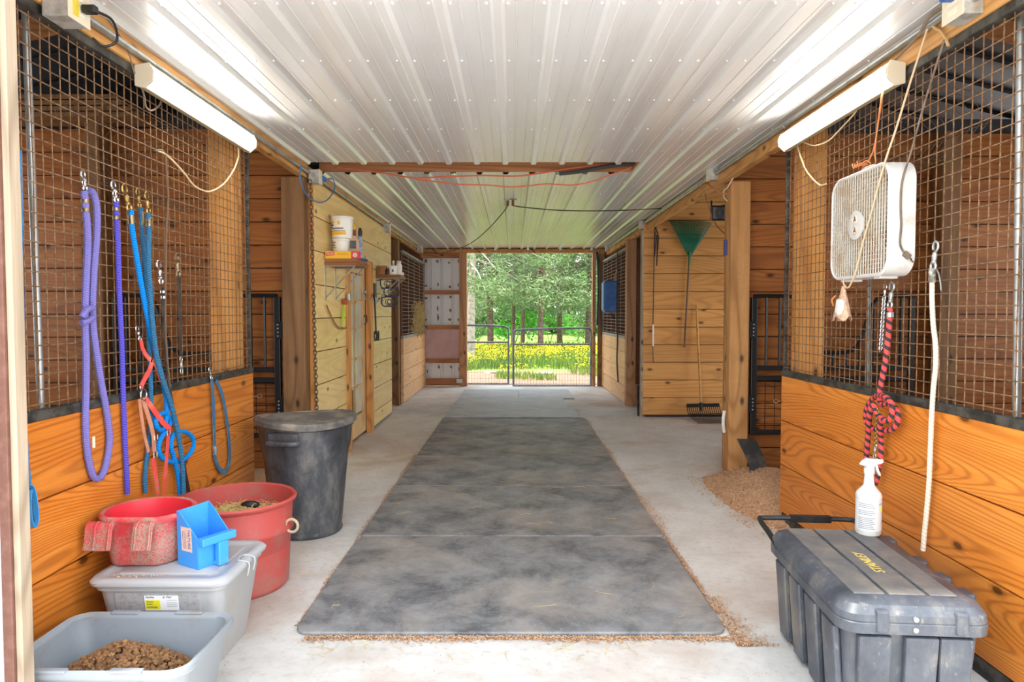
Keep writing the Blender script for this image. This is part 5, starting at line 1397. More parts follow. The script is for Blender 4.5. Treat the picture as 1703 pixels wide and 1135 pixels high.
# ---------------------------------------------------------------- tack room wall: glazed door
dX = TX - .045
DOOR = t = thing('door_1', 'weathered glazed door in the pale tack room wall behind the trash can', 'door', (dX, 7.26, 0)); t['kind'] = 'structure'
y0, y1, zt = 6.80, 7.74, 1.90
DW = M['cedar']; DWT = wood('door_wood', 'z', C(232, 200, 150), C(218, 182, 130), C(176, 128, 78), .5, rings=4, knots=False)
for a, b in ((y0, y0 + .12), (y1 - .12, y1)): mb = MB(); mb.box(dX - .04, dX, a, b, .03, zt); mb.build('stile', DWT, t, bevel=.003)
for a, b in ((.03, .26), (zt - .11, zt)): mb = MB(); mb.box(dX - .04, dX, y0 + .12, y1 - .12, a, b); mb.build('rail', DWT, t, bevel=.003)
for k in range(1, 5):
    z = .26 + (zt - .11 - .26) * k / 5; mb = MB(); mb.box(dX - .034, dX - .004, y0 + .12, y1 - .12, z - .013, z + .013); mb.build('muntin', DWT, t, bevel=.002)
mb = MB(); mb.box(dX - .034, dX - .004, (y0 + y1) / 2 - .02, (y0 + y1) / 2 + .02, .26, zt - .11); mb.build('muntin', DWT, t, bevel=.002)
GL = plain(C(208, 214, 204), .12, 0, C(176, 184, 170), 3, .4, .7)
for k in range(5):
    for h in range(2):
        if k == 0 and h == 0: continue
        z = .26 + (zt - .37) * k / 5; ya = y0 + .12 if h == 0 else (y0 + y1) / 2 + .02; yb = (y0 + y1) / 2 - .02 if h == 0 else y1 - .12
        mb = MB(); mb.box(dX - .022, dX - .018, ya, yb, z + .013, z + (zt - .37) / 5 - .013); mb.build('pane', GL, t)
mb = MB(); mb.box(-1.80, -1.79, 6.6, 7.9, 0, 2.0); struct(mb, 'wall_tack_room_shade', M['roof'])  # dark sheet close behind the door stands in for the unlit room
for a, b in ((6.665, 6.80), (7.74, 7.87)):
    mb = MB(); mb.box(TX - .04, TX + .022, a, b, .0, 1.95); struct(mb, 'trim_casing', DW, bevel=.003)
mb = MB(); mb.box(TX - .04, TX + .020, 6.80, 7.74, 1.90, 1.95); struct(mb, 'trim_casing_head', DW, bevel=.003)
mb = MB(); q = on_x(607, 486, TX + .03); mb.sphere(q, .022, 10, 6); mb.tube([q, on_x(606, 494, TX + .03), on_x(611, 500, TX + .04), on_x(617, 496, TX + .03), on_x(618, 487, TX + .02)], .006, 6, 4)
tag(mb.build('door_hook', M['galv']), 'round metal hook with a wire loop on the casing beside the glazed door', 'hook')
mb = MB(); q = [on_x(*p, TX + .03) for p in ((605, 527), (609, 524), (610, 536), (606, 540))]; mb.tube(q, .006, 6, 4); mb.build('door_handle', M['blackmetal'], DOOR)

# chain by the post
mb = MB(); links(mb, on_x(516, 300, TX + .016), on_x(527, 688, TX + .016), 58, .0185, .0042)
tag(mb.build('chain', plain(C(112, 96, 80), .5, .6)), 'long rusty chain hanging down the plank wall beside the weathered post', 'chain')

# bow saw
SX = TX + .03
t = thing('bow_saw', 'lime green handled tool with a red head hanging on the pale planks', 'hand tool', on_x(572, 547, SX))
mb = MB(); mb.tube([on_x(573, 508, SX), on_x(571, 525, SX), on_x(569, 545, SX)], .016, 8, 3); mb.build('handle', plain(C(178, 200, 70), .45), t)
mb = MB(); mb.cbox(on_x(574, 502, SX), (.04, .075, .055), Matrix.Rotation(.2, 4, 'X')); mb.build('head', plain(C(168, 72, 50), .5), t, bevel=.01, bseg=3)
mb = MB(); mb.cbox(on_x(580, 494, SX), (.03, .05, .08)); mb.build('clamp', M['galv'], t, bevel=.008)
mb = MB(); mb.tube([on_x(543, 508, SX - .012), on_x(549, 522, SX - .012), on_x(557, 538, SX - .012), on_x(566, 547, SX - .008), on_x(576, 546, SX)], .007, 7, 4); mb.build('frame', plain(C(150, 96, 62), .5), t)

# ---------------------------------------------------------------- wall shelves
SHW = wood('shelf_wood', 'x', C(168, 118, 76), C(146, 96, 58), C(96, 56, 30), .6, rings=5)
def shelf(name, label, x0, x1, y0, y1, z0, z1):
    t = thing(name, label, 'shelf', ((x0 + x1) / 2, (y0 + y1) / 2, z0))
    mb = MB(); mb.box(x0, x1, y0, y1, z0, z1); mb.build('board', SHW, t, bevel=.003)
    for y in (y0 + .02, y1 - .06):
        mb = MB(); zb = z0 - .30
        mb.box(x0, x0 + .006, y - .012, y + .012, zb, z0); mb.box(x0, x1 - .02, y - .012, y + .012, z0 - .006, z0 - .0005)
        mb.tube([V((x0 + .004, y, zb + .02)), V((x1 - .03, y, z0 - .006))], .006, 6)
        mb.build('bracket', M['galv'], t)
    return t
S1 = (TX, -1.345, 5.92, 6.34, 1.772, 1.832)
shelf('wall_shelf', 'thick wooden wall shelf carrying white buckets and a yellow carton', *S1)
z1 = 1.8325
WPL = plain(C(236, 236, 232), .35); YEL = plain(C(244, 190, 40), .5); REDP = plain(C(226, 60, 84), .5)
def pail(x, y, z, r0, r1, h, name, label, bands):
    t = thing(name, label, 'bucket', (x, y, z))
    mb = MB(); mb.lathe([(0, 0), (r0, 0), (r0 + .002, .004), (r1, h - .02), (r1 + .005, h - .018), (r1 + .005, h), (r1 - .01, h + .002), (0, h + .002)], (x, y, z), 32); mb.build('pail_body', WPL, t, sharp=40)
    lab = None
    def arc(a0, a1, za, zb, off, mat, nm, par):
        mb = MB(); rr = []
        for k in range(13):
            a = math.radians(a0 + (a1 - a0) * k / 12)
            row = []
            for zz in (za, zb):
                q = r0 + .002 + (r1 - r0 - .002) * (zz - .004) / (h - .024) + off; row.append(V((x + q * math.cos(a), y + q * math.sin(a), z + zz)))
            rr.append(row)
        for A, B_ in zip(rr[:-1], rr[1:]): mb.add([A[0], B_[0], B_[1], A[1]], [(0, 1, 2, 3)], True)
        return mb.build(nm, mat, par, fix=False)
    lab = arc(185, 330, h * .08, h * .84, .0006, plain(C(240, 240, 236), .4), 'label', t)
    for a0, a1, u0, u1, mt in bands: arc(a0, a1, h * u0, h * u1, .0012, mt, 'print_band', lab)
    return t
GRN = plain(C(30, 90, 60), .5); DRK = plain(C(50, 52, 84), .5); PNK = plain(C(196, 120, 120), .5)
pail(-1.525, 6.09, z1, .066, .073, .185, 'plastic_tub', 'short white plastic tub under the taller white bucket on the shelf', [(205, 245, .78, .83, PNK), (205, 240, .66, .71, DRK), (205, 248, .55, .59, PNK)])
pail(-1.515, 6.09, z1 + .1875, .086, .094, .190, 'white_bucket', 'white bucket with yellow label bands on top of the short tub', [(200, 236, .66, .76, YEL), (203, 232, .56, .62, GRN), (203, 222, .46, .53, DRK), (215, 290, .40, .47, plain(C(130, 126, 132), .5)), (200, 300, .30, .34, plain(C(150, 110, 80), .5)), (200, 305, .14, .28, YEL), (258, 272, .60, .76, YEL)])
# carton of bags
t = thing('bag_carton', 'long yellow and red carton of bags lying on the shelf edge', 'carton', ((S1[0] + S1[1]) / 2, 5.96, z1))
mb = MB(); mb.box(-1.622, -1.40, 5.925, 5.99, z1, z1 + .062); mb.build('yellow_end', YEL, t)
mb = MB(); mb.box(-1.3995, -1.33, 5.925, 5.99, z1, z1 + .062); mb.build('red_end', REDP, t)
CM = frame_matrix((-1.578, 5.9245, z1 + .040), (1, 0, 0), (0, 0, 1))
mb = MB(); mb.box(-.038, .036, -.015, .015, 0, .0006, CM @ Matrix.Rotation(.12, 4, 'Z')); rl = mb.build('red_panel', plain(C(210, 60, 40), .5), t)
v_, f_ = text_mesh('GLAD', .026, CM @ Matrix.Translation((0, 0, .001)) @ Matrix.Rotation(.12, 4, 'Z')); mb = MB(); mb.add(v_, f_); mb.build('lettering', WPL, rl, fix=False)
mb = MB(); v_, f_ = text_mesh('ForceFlex', .022, CM @ Matrix.Translation((.105, -.002, .001))); mb.add(v_, f_); mb.build('lettering', plain(C(206, 130, 40), .5), t, fix=False)
mb = MB(); mb.lathe([(0, 0), (.02, 0), (.02, .0006), (0, .0006)], (-1.366, 5.924, z1 + .03), 20, M=Matrix.Rotation(PI / 2, 4, 'X')); mb.build('picture_patch', plain(C(206, 208, 190), .5), t)
# bottle, canister, spray
def bottle(name, label, x, y, z, prof, mat, cap=None, capmat=None, cat='bottle', band=None):
    t = thing(name, label, cat, (x, y, z)); mb = MB(); mb.lathe(prof, (x, y, z), 24); mb.build('bottle_body', mat, t, sharp=40)
    if cap: mb = MB(); mb.lathe(cap, (x, y, z), 20); mb.build('cap', capmat, t, sharp=40)
    if band:
        (za, zb, r_, bm) = band; mb = MB(); mb.lathe([(r_, za), (r_, zb)], (x, y, z), 24); mb.build('label', bm, t)
    return t
bottle('supplement_bottle', 'dark red bottle with a yellow cap standing behind the tan packet on the shelf', -1.455, 6.24, z1, [(0, 0), (.032, 0), (.033, .22), (.028, .245), (.028, .285), (0, .285)], plain(C(150, 66, 66), .5), [(0, .286), (.030, .286), (.030, .315), (.018, .334), (0, .334)], plain(C(226, 180, 40), .5))
t = thing('tan_packet', 'tan packet with a dark printed front beside the white tubs on the shelf', 'packet', (-1.42, 6.10, z1))
mb = MB(); mb.loft([[V((-1.42 + sx * a, 6.10 + sy * b, z1 + z)) for sx, sy in ((-1, -1), (1, -1), (1, 1), (-1, 1))] for a, b, z in ((.062, .03, 0), (.060, .034, .03), (.048, .026, .18), (.030, .018, .215))], True, True, False); pk = mb.build('packet_body', plain(C(198, 170, 140), .5), t, bevel=.004)
mb = MB(); mb.cbox((-1.415, 6.0675, z1 + .135), (.055, .003, .07), Matrix.Rotation(DEG(-7), 4, 'X')); mb.build('printed_front', plain(C(96, 106, 110), .5, 0, C(44, 54, 80), 60), t)
t = bottle('spray_can', 'slim blue and white spray can with black top at the outer end of the shelf', -1.368, 6.14, z1, [(0, 0), (.018, 0), (.018, .20), (.012, .215), (0, .215)], plain(C(150, 170, 214), .4, 0, C(50, 70, 130), 40), [(0, .215), (.016, .215), (.020, .25), (.012, .285), (-.0, .295)], BLKC, 'spray can')
mb = MB(); mb.beam((-1.38, 6.02, z1 + .012), (-1.348, 6.30, z1 + .012), .035, .02); tag(mb.build('blue_scraper', plain(C(36, 70, 140), .5), bevel=.004), 'blue plastic scraper lying along the front corner of the shelf', 'scraper')
S2 = (TX, -1.335, 8.14, 8.50, 1.775, 1.822); z2 = 1.8225
shelf('wall_shelf', 'darker wooden wall shelf crowded with small bottles beyond the glazed door', *S2)
mb = MB(); mb.cbox((-1.565, 8.22, z2 + .055), (.10, .09, .11)); tag(mb.build('cardboard_box', plain(C(170, 116, 74), .7), bevel=.003), 'small open brown box at the wall end of the darker shelf', 'box')
mb = MB(); mb.cbox((-1.605, 8.16, z2 + .045), (.025, .03, .09), Matrix.Rotation(.25, 4, 'Y')); tag(mb.build('wood_block', M['postdark'], bevel=.003), 'leaning scrap of wood against the brown box on the darker shelf', 'wood scrap')
mb = MB(); mb.lathe([(0, 0), (.034, 0), (.038, .05), (.03, .075), (0, .08)], (-1.50, 8.20, z2), 18); tag(mb.build('black_jar', BLKC), 'squat black jar between the brown box and white tub on the darker shelf', 'jar')
pail(-1.44, 8.21, z2, .046, .052, .105, 'plastic_tub', 'small white tub with a dark mark on the darker shelf', [(270, 290, .3, .6, DRK)])
bottle('white_bottle', 'taller white bottle at the outer end of the darker shelf', -1.375, 8.26, z2, [(0, 0), (.038, 0), (.040, .11), (.022, .14), (0, .14)], WPL, [(0, .14), (.026, .14), (.026, .17), (0, .172)], plain(C(210, 212, 206), .5))
bottle('white_bottle', 'slim clear bottle standing behind the small white tub on the darker shelf', -1.46, 8.36, z2, [(0, 0), (.02, 0), (.022, .12), (.012, .145), (0, .145)], plain(C(200, 200, 196), .2), [(0, .145), (.013, .145), (.013, .18), (0, .182)], WPL)
for k, (dx, dy, lb) in enumerate(((-.02, .02, 'nearest little white cup at the outer tip of the darker shelf'), (.005, .09, 'farther little white cup at the outer tip of the darker shelf'))):
    mb = MB(); mb.lathe([(0, 0), (.018, 0), (.022, .035), (.018, .035), (.015, .004), (0, .004)], (-1.345 + dx * .4, 8.20 + dy + .03, z2), 14); tag(mb.build('little_cup', WPL), lb, 'cup', 'little cups on the darker shelf')
# outlet with hanging cord, and tack hooks below the darker shelf
q = on_x(622, 483, TX); mb = MB(); mb.box(TX, TX + .02, q.y - .05, q.y + .05, q.z - .08, q.z + .08); tag(mb.build('wall_outlet', plain(C(66, 62, 54), .5), bevel=.004), 'dark outlet plate on the pale planks under the darker shelf', 'outlet')
t = thing('hanging_lead', 'black cord bundle hanging from the dark outlet plate', 'cord', on_x(625, 566, TX + .03))
mb = MB(); mb.tube([on_x(*p, TX + .03) for p in ((621, 490), (623, 500), (624, 520), (625, 545), (625, 556))], .010, 7, 4)
mb.build('cord', BLKC, t)
for k, (dx, h) in enumerate(((-.02, 0), (.015, .01), (.05, -.01))):
    q = on_x(624 + k * 2, 556, TX + .03); mb = MB(); mb.torus(q + V((.006 * k, 0, -.02)), .055, .007, (1, .25 * k - .25, 0), 18, 6, sx=.5); mb.build('cord_loop', BLKC, t)
BLD = plain(C(60, 64, 92), .5, .3); BIT = plain(C(126, 122, 120), .35, .7)
for k, (px, py, lb) in enumerate(((636, 470, 'dark blue bridle strap loop with metal bit hung highest under the darker shelf'), (642, 484, 'dark blue bridle loop hung in the middle below the darker shelf'), (638, 500, 'dark bridle loop with strap end hung lowest below the darker shelf'))):
    q = on_x(px, py, TX + .05)
    t = thing('bridle', lb, 'bridle', (q.x, q.y, q.z - .07))
    mb = MB(); c_ = q
    mb.tube([c_ + V((.0, -.08, .03)), c_ + V((.09, -.05, .04)), c_ + V((.15, 0, .02)), c_ + V((.15, .02, -.06)), c_ + V((.07, -.02, -.07)), c_ + V((0, -.07, -.06))], .008, 6, 4, closed=True); mb.build('strap', BLD, t)
    for s_ in (-1, 1):
        mb = MB(); mb.torus(c_ + V((.07, s_ * .06, -.02)), .035, .006, (0, 1, .2), 16, 6); mb.build('bit_ring', BIT, t)
    mb = MB(); mb.tube([c_ + V((.07, -.06, -.03)), c_ + V((.08, 0, -.05)), c_ + V((.07, .06, -.03))], .006, 6, 4); mb.build('mouthpiece', BIT, t)
    mb = MB(); mb.cyl(c_ + V((-.05, -.08, .02)), c_ + V((.01, -.08, .03)), .006, 6); mb.build('wall_hook', M['blackmetal'], t)
# hay wedged in the far grille
mb = MB(); rnd = random.Random(8)
a_, b_ = on_x(693, 505, TX), on_x(697, 560, TX)
for _ in range(700):
    u = rnd.random(); p = a_.lerp(b_, u); p = V((TX + rnd.gauss(0, .03), p.y + rnd.gauss(0, .28), 1.02 + .52 * u * rnd.uniform(.8, 1.05)))
    d = V((rnd.uniform(-.3, 1) * .5, rnd.gauss(0, .5), rnd.gauss(0, 1))).normalized() * rnd.uniform(.05, .14)
    mb.tube([p, p + d * .5 + V((.01, 0, 0)), p + d], .003, 4)
tag(mb.build('hay', M['straw']), 'tuft of golden hay poking out through the far grey grille', 'hay', None, 'stuff')

# ---------------------------------------------------------------- rake bay
WY = 8.90
t = thing('leaf_rake', 'green fan-shaped leaf rake hung tines up on the bay planks', 'rake', on_y(1138, 578, WY - .02))
GRR = plain(C(24, 104, 76), .45)
ap = on_y(1147, 424, WY - .03); tl, tr_ = on_y(1113, 368, WY - .03), on_y(1183, 371, WY - .03)
for k in range(24):
    u = k / 23; tp = tl.lerp(tr_, u) + V((0, -.02, .010 * math.sin(PI * u))); 
    b0 = ap + V(((u - .5) * .05, 0, .0))
    mb = MB(); mb.tube([b0, b0.lerp(tp, .5) + V((0, -.012, 0)), b0.lerp(tp, .94) + V((0, -.018, 0)), tp + V((0, .012, .004))], .0062, 5, 2); mb.build('tine', GRR, t)
def rk(u, v): return ap.lerp(tl.lerp(tr_, u), v) + V((0, -.008, 0))
mb = MB(); mb.loft([[rk(0, v) + V((-.02 * (1 - v), 0, 0)), rk(1, v) + V((.02 * (1 - v), 0, 0)), rk(1, v) + V((.02 * (1 - v), .012, 0)), rk(0, v) + V((-.02 * (1 - v), .012, 0))] for v in (0, .15, .3, .5)], True, True, False); mb.build('web_plate', GRR, t)
mb = MB(); mb.loft([[rk(0, v), rk(1, v), rk(1, v) + V((0, .014, 0)), rk(0, v) + V((0, .014, 0))] for v in (.60, .64)], True, True, False); mb.build('cross_band', GRR, t)
mb = MB(); mb.cyl(ap + V((0, 0, .04)), ap + V((-.01, 0, -.15)), .020, 12, .014); mb.build('ferrule', GRR, t)
mb = MB(); mb.cyl(ap + V((-.008, 0, -.12)), on_y(1138, 578, WY - .03), .0115, 10); mb.build('handle', plain(C(110, 84, 62), .5, 0, C(80, 62, 50), 20), t)
t = thing('manure_fork', 'black-headed manure fork with a yellow wooden handle leaning on the bay planks', 'fork', on_y(1168, 707, WY - .35))
hb_ = on_y(1166, 676, WY - .14); ht = on_y(1158, 507, WY - .02)
mb = MB(); mb.cyl(hb_, ht, .0135, 10); mb.build('handle', plain(C(214, 164, 88), .45, 0, C(190, 136, 66), 12), t)
l0, r0_ = on_y(1142, 675, WY - .14), on_y(1196, 674, WY - .14)
mb = MB(); mb.beam(l0, r0_, .03, .045); mb.build('head_bar', BLKC, t, bevel=.004)
mb = MB(); mb.cyl(hb_ + V((0, 0, .05)), hb_ + V((0, .0, -.06)), .02, 10); mb.build('socket', BLKC, t)
for k in range(17):
    a = l0.lerp(r0_, k / 16); mb = MB(); mb.tube([a, a + V((.012, -.05, -.10)), a + V((.03, -.19, -.145)), a + V((.05, -.42, -.165))], lambda q: .006 * (1 - .4 * q), 5, 3); mb.build('tine', BLKC, t)
for v in (.35, .62):
    f = lambda a: a + V((.02, -.10 * v * 2, -.085 - .05 * v))
    mb = MB(); mb.tube([f(l0), f(r0_)], .006, 5); mb.build('cross_rib', BLKC, t)
t = thing('lunge_whip', 'black whip with a white grip hung upside down left of the green rake', 'whip', on_y(1087, 590, WY - .02))
mb = MB(); mb.tube([on_y(*p, WY - .02) for p in ((1089, 378), (1088, 420), (1087, 480), (1086, 540))], .007, 7, 3); mb.build('shaft', BLKC, t)
mb = MB(); mb.cyl(on_y(1086, 540, WY - .02), on_y(1086, 576, WY - .02), .011, 8); mb.build('grip', WPL, t)
mb = MB(); mb.tube([on_y(*p, WY - .02) for p in ((1086, 576), (1086, 590), (1087, 604))], .008, 7, 2); mb.build('butt', plain(C(130, 104, 80), .6), t)
mb = MB(); mb.tube([on_y(*p, WY - .025) for p in ((1090, 386), (1089, 400), (1089, 425), (1092, 390), (1093, 410), (1092, 438))], .006, 6, 3); mb.build('lash', plain(C(50, 42, 38), .6), t)
mb = MB(); mb.tube([on_y(*p, WY - .03) for p in ((1090, 376), (1092, 384), (1095, 395), (1093, 425), (1092, 442))], .008, 6, 3); mb.build('wrist_loop', plain(C(50, 42, 38), .6), t)
# blue box, strap, hose, black flap at the far stall
t = thing('blue_box', 'blue plastic feed box hanging on the far grey grille', 'feed box', (1.54, 10.95, 1.37))
PB = plain(C(38, 96, 176), .45, 0, C(70, 120, 186), 6); x0, x1, y0, y1, za, zb = 1.455, 1.662, 10.85, 11.15, 1.385, 1.885
mb = MB(); mb.box(x0, x1, y0, y1, za, zb); mb.build('box_body', PB, t, bevel=.02, bseg=3)
mb = MB(); mb.box(x0 - .014, x0 + .004, y0 + .02, y1 - .02, za + .03, zb - .03); mb.build('front_lid', plain(C(90, 150, 206), .45), t, bevel=.006)
mb = MB(); mb.tube([V((x1 - .03, y0 + .05, zb)), V((x1 - .02, y0 + .07, zb + .10)), V((x1 + .005, y0 + .10, zb + .17)), V((x1 - .02, y0 + .18, zb + .10)), V((x1 - .03, y0 + .22, zb))], .008, 6, 3); mb.build('hanging_cord', plain(C(180, 140, 96), .7), t)
mb = MB(); mb.tube([V((x0 + .10, y0 - .004, za)), V((x0 + .12, y0 - .02, za - .08)), V((x0 + .16, y0, za - .05))], .008, 6, 3); mb.build('strap', BLKC, t)
cable('leather_strap', 'dark brown strap hanging down the pale far wall below the blue box', [on_x(*q, 1.645) for q in ((1027, 420), (1027, 470), (1026, 520), (1027, 560), (1026, 600), (1028, 636))], .011, plain(C(66, 46, 34), .6), 'strap', 4)
cable('black_hose', 'thick black hose hanging on the far corner post beside the gate', [on_y(*q, EY - .09) for q in ((992.5, 419), (995, 440), (996, 480), (995, 515), (993.5, 541))], .028, BLKC, 'hose', 4)
mb = MB(); rings = []
for k in range(7):
    u = k / 6; rings.append([V((1.70 - .05 * u, 9.30 - .30 * u, .36 * (1 - u) + .004)), V((1.83 - .03 * u, 9.34 - .30 * u, .36 * (1 - u) + .004)), V((1.83 - .03 * u, 9.36 - .30 * u, .37 * (1 - u) + .012)), V((1.70 - .05 * u, 9.32 - .30 * u, .37 * (1 - u) + .012))])
mb.loft(rings, True, True); tag(mb.build('rubber_flap', M['flap'], sharp=40), 'black rubber flap leaning in the far stall opening beside the rake wall', 'rubber flap')
# ============================================================ outside, beyond the end gates
t = NT('paddock_ground'); mp = t.coord('Position'); a = t.noise(mp, .8, 6, .7); b = t.noise(mp, 12, 5, .7)
sp = t.new('ShaderNodeSeparateXYZ'); t.link(mp, 0, sp, 0)
dirt = t.ramp(b.outputs[0], [(.35, C(104, 76, 58)), (.55, C(136, 108, 88)), (.72, C(158, 136, 116))])
gr = t.ramp(a.outputs[0], [(.3, C(84, 120, 44)), (.6, C(128, 162, 66)), (.75, C(160, 178, 86))])
edge = t.math('ADD', sp.outputs[1], t.math('MULTIPLY', a.outputs[0], 3.0))
f = t.ramp(t.math('DIVIDE', t.math('SUBTRACT', edge, 18.6), 1.6, True), [(0, (0, 0, 0)), (1, (1, 1, 1))])
GMAT = t.set(t.mix(f.outputs[0], dirt.outputs[0], gr.outputs[0]), .95, bump=b.outputs[0], bstr=.5, bdist=.03)
def gz(x, y): return -.03 - .10 * min(1, max(0, (y - 13) / 3)) + .06 * math.sin(x * .9) * math.sin(y * .7) * min(1, max(0, (y - 13.5) / 3))
mb = MB(); nx, ny = 60, 70; vs = []
for j in range(ny + 1):
    for i in range(nx + 1):
        x = -40 + 80 * i / nx; y = 12.95 + 75 * (j / ny) ** 1.5; vs.append((x, y, gz(x, y)))
mb.add(vs, [(j * (nx + 1) + i, j * (nx + 1) + i + 1, (j + 1) * (nx + 1) + i + 1, (j + 1) * (nx + 1) + i) for j in range(ny) for i in range(nx)], True)
o = struct(mb, 'floor_paddock', GMAT, sharp=0)
o.location.z += 0
mb = MB(); mb.box(-40, 40, -25, -.5, -.14, -.02); struct(mb, 'floor_yard', plain(C(206, 196, 182), .9, 0, C(178, 164, 146), 1.2))  # unseen yard behind the camera, added to bounce light into the barn
def leafmat(name, a, b, trans=.45):
    m = bpy.data.materials.new(name); m.use_nodes = True; nt = m.node_tree; n = nt.nodes; n.clear()
    o = n.new('ShaderNodeOutputMaterial'); d = n.new('ShaderNodeBsdfDiffuse'); tr = n.new('ShaderNodeBsdfTranslucent'); mx = n.new('ShaderNodeMixShader')
    g = n.new('ShaderNodeNewGeometry'); r = n.new('ShaderNodeValToRGB'); r.color_ramp.elements[0].color = a; r.color_ramp.elements[1].color = b
    L = nt.links.new; L(g.outputs['Random Per Island'], r.inputs[0]); L(r.outputs[0], d.inputs[0]); L(r.outputs[0], tr.inputs[0]); L(d.outputs[0], mx.inputs[1]); L(tr.outputs[0], mx.inputs[2]); mx.inputs[0].default_value = trans; L(mx.outputs[0], o.inputs[0])
    return m
L_CED = leafmat('cedar_leaf', C(92, 108, 84), C(148, 162, 132), .25); L_CED2 = leafmat('cedar_leaf_fresh', C(88, 114, 72), C(142, 162, 116), .25)
L_FAR = leafmat('far_leaf', C(92, 126, 76), C(142, 168, 112), .35); L_BUSH = leafmat('bush_leaf', C(70, 150, 50), C(120, 186, 84)); L_GR = leafmat('grass_blade', C(104, 140, 58), C(166, 184, 92)); L_FLW = leafmat('flower_yellow', C(246, 214, 20), C(255, 236, 60), .3)
BARK = plain(C(122, 102, 86), .9, 0, C(84, 68, 56), 14, .4, .6, bstr=.4); BARKG = plain(C(176, 168, 156), .9, 0, C(140, 128, 114), 14)
def leaves(mb, rnd, c, r, n, L, W, droop=.3):
    for _ in range(n):
        while True:
            p = V((rnd.uniform(-1, 1), rnd.uniform(-1, 1), rnd.uniform(-1, 1)))
            if p.length < 1: break
        p = V((c[0] + p.x * r[0], c[1] + p.y * r[1], c[2] + p.z * r[2]))
        d = V((rnd.gauss(0, 1), rnd.gauss(0, 1), rnd.gauss(-droop, .7))).normalized(); s = d.cross(V((rnd.gauss(0, 1), rnd.gauss(0, 1), rnd.gauss(0, 1)))).normalized()
        l = L * rnd.uniform(.6, 1.4); w = W * rnd.uniform(.6, 1.4)
        b = len(mb.v); mb.v += [p - d * l - s * w * .3, p - d * l * .1 + s * w, p + d * l, p - d * l * .1 - s * w]; mb._f((b, b + 1, b + 2, b + 3))
def tree(name, label, x, y, tr, h, crown, nclump, nleaf, L, W, lm, bark, group, seed, zlow=2.0):
    rnd = random.Random(seed); z0 = gz(x, y); t = thing(name, label, 'tree', (x, y, z0), group)
    mb = MB(); lean = rnd.uniform(-.15, .15)
    mb.tube([V((x, y, z0 - .1)), V((x + lean * .3, y, z0 + h * .25)), V((x + lean, y, z0 + h * .55)), V((x + lean * 1.4, y, z0 + h * .95))], lambda q: tr * (1.15 - q * .85), 10, 4); mb.build('trunk', bark, t)
    br = MB(); fo = MB()
    for k in range(nclump):
        u = rnd.random() ** 1.5; z = zlow + (h - zlow) * u; a = rnd.uniform(0, 2 * PI); R = crown * (1 - .75 * u) * rnd.uniform(.35, 1)
        c = V((x + lean * u + R * math.cos(a), y + R * math.sin(a), z0 + z - .25 * R * (1 - u) + rnd.uniform(-.2, .2)))
        st = V((x + lean * u, y, z0 + min(h * .9, z + .25)))
        if k % 3 == 0: br.tube([st, st.lerp(c, .5) + V((0, 0, .12)), c], lambda q: .035 * (1 - .8 * q), 5, 3)
        leaves(fo, rnd, c, (rnd.uniform(.35, .6), rnd.uniform(.35, .6), rnd.uniform(.22, .38)), nleaf, L, W)
    br.build('branches', bark, t, fix=False); f = fo.build('foliage', lm, t, fix=False); f['kind'] = 'stuff'
ced = [(782, 20.5, .13, 'pale-barked cedar nearest the gates, beside the brown door post', BARKG), (816, 25, 0.117, 'cedar trunk seen over the smaller gate', BARK), (853, 28, 0.086, 'slim cedar seen above the gap between the two gates', BARK), (869, 31.5, 0.101, 'farther dark cedar just past the gap between the gates', BARK), (899, 24, 0.101, 'cedar with a forked trunk over the middle of the wider gate', BARK), (931, 29, 0.117, 'dark cedar over the latch half of the wider gate', BARK), (978, 28.5, 0.117, 'cedar at the latch end of the wider gate', BARK)]
for k, (px, D, r_, lb, bk_) in enumerate(ced):
    x = on_y(px, 523, D).x
    tree('cedar_tree', lb, x, D, r_, 8.0, 2.7, 130, 85, .085, .018, L_CED if k % 2 else L_CED2, bk_, 'cedars in the paddock', 20 + k, 2.3 if k else 2.6)
for k, (x, D) in enumerate(((-4.6, 24), (-7.5, 28), (5.4, 25), (8.2, 29), (-3.6, 32), (4.6, 33))):
    tree('cedar_tree', 'cedar off to the side of the doorway, only partly seen past the door posts', x, D, .15, 8.0, 2.7, 70, 70, .10, .024, L_CED, BARK, 'cedars off to the side', 40 + k)
for k in range(11):
    x = -15 + 3.1 * k; D = 50 + 6 * (k % 3)
    tree('background_tree', 'light green leafy tree in the far hedge line behind the cedars', x, D, .25, 13, 4.6, 120, 60, .32, .17, L_FAR, BARK, 'far hedge line trees', 60 + k, .8)
for k, (px, D, s, lb) in enumerate(((856, 33, .9, 'bright green bush at the foot of the cedars above the gate gap'), (914, 34, 1.1, 'bright green bush between two trunks over the wider gate'), (795, 36, 1.0, 'low green bush beside the pale-barked cedar'), (960, 38, 1.0, 'pale green bush farther back near the last cedar'), (880, 42, 1.3, 'pale green bush behind the middle cedars'))):
    rnd = random.Random(80 + k); x = on_y(px, 523, D).x; mb = MB()
    for j in range(16): leaves(mb, rnd, (x + rnd.uniform(-1, 1) * s, D + rnd.uniform(-.6, .6), .3 + rnd.random() * 1.9 * s), (.5, .5, .4), 70, .09, .05, 0)
    for j in range(5): mb.tube([V((x, D, gz(x, D) - .03)), V((x + rnd.uniform(-.4, .4), D, .8)), V((x + rnd.uniform(-.9, .9), D, 1.6))], .015, 5, 3)
    t = mb.build('bush', L_BUSH if k < 2 else L_FAR, fix=False); tag(t, lb, 'bush')
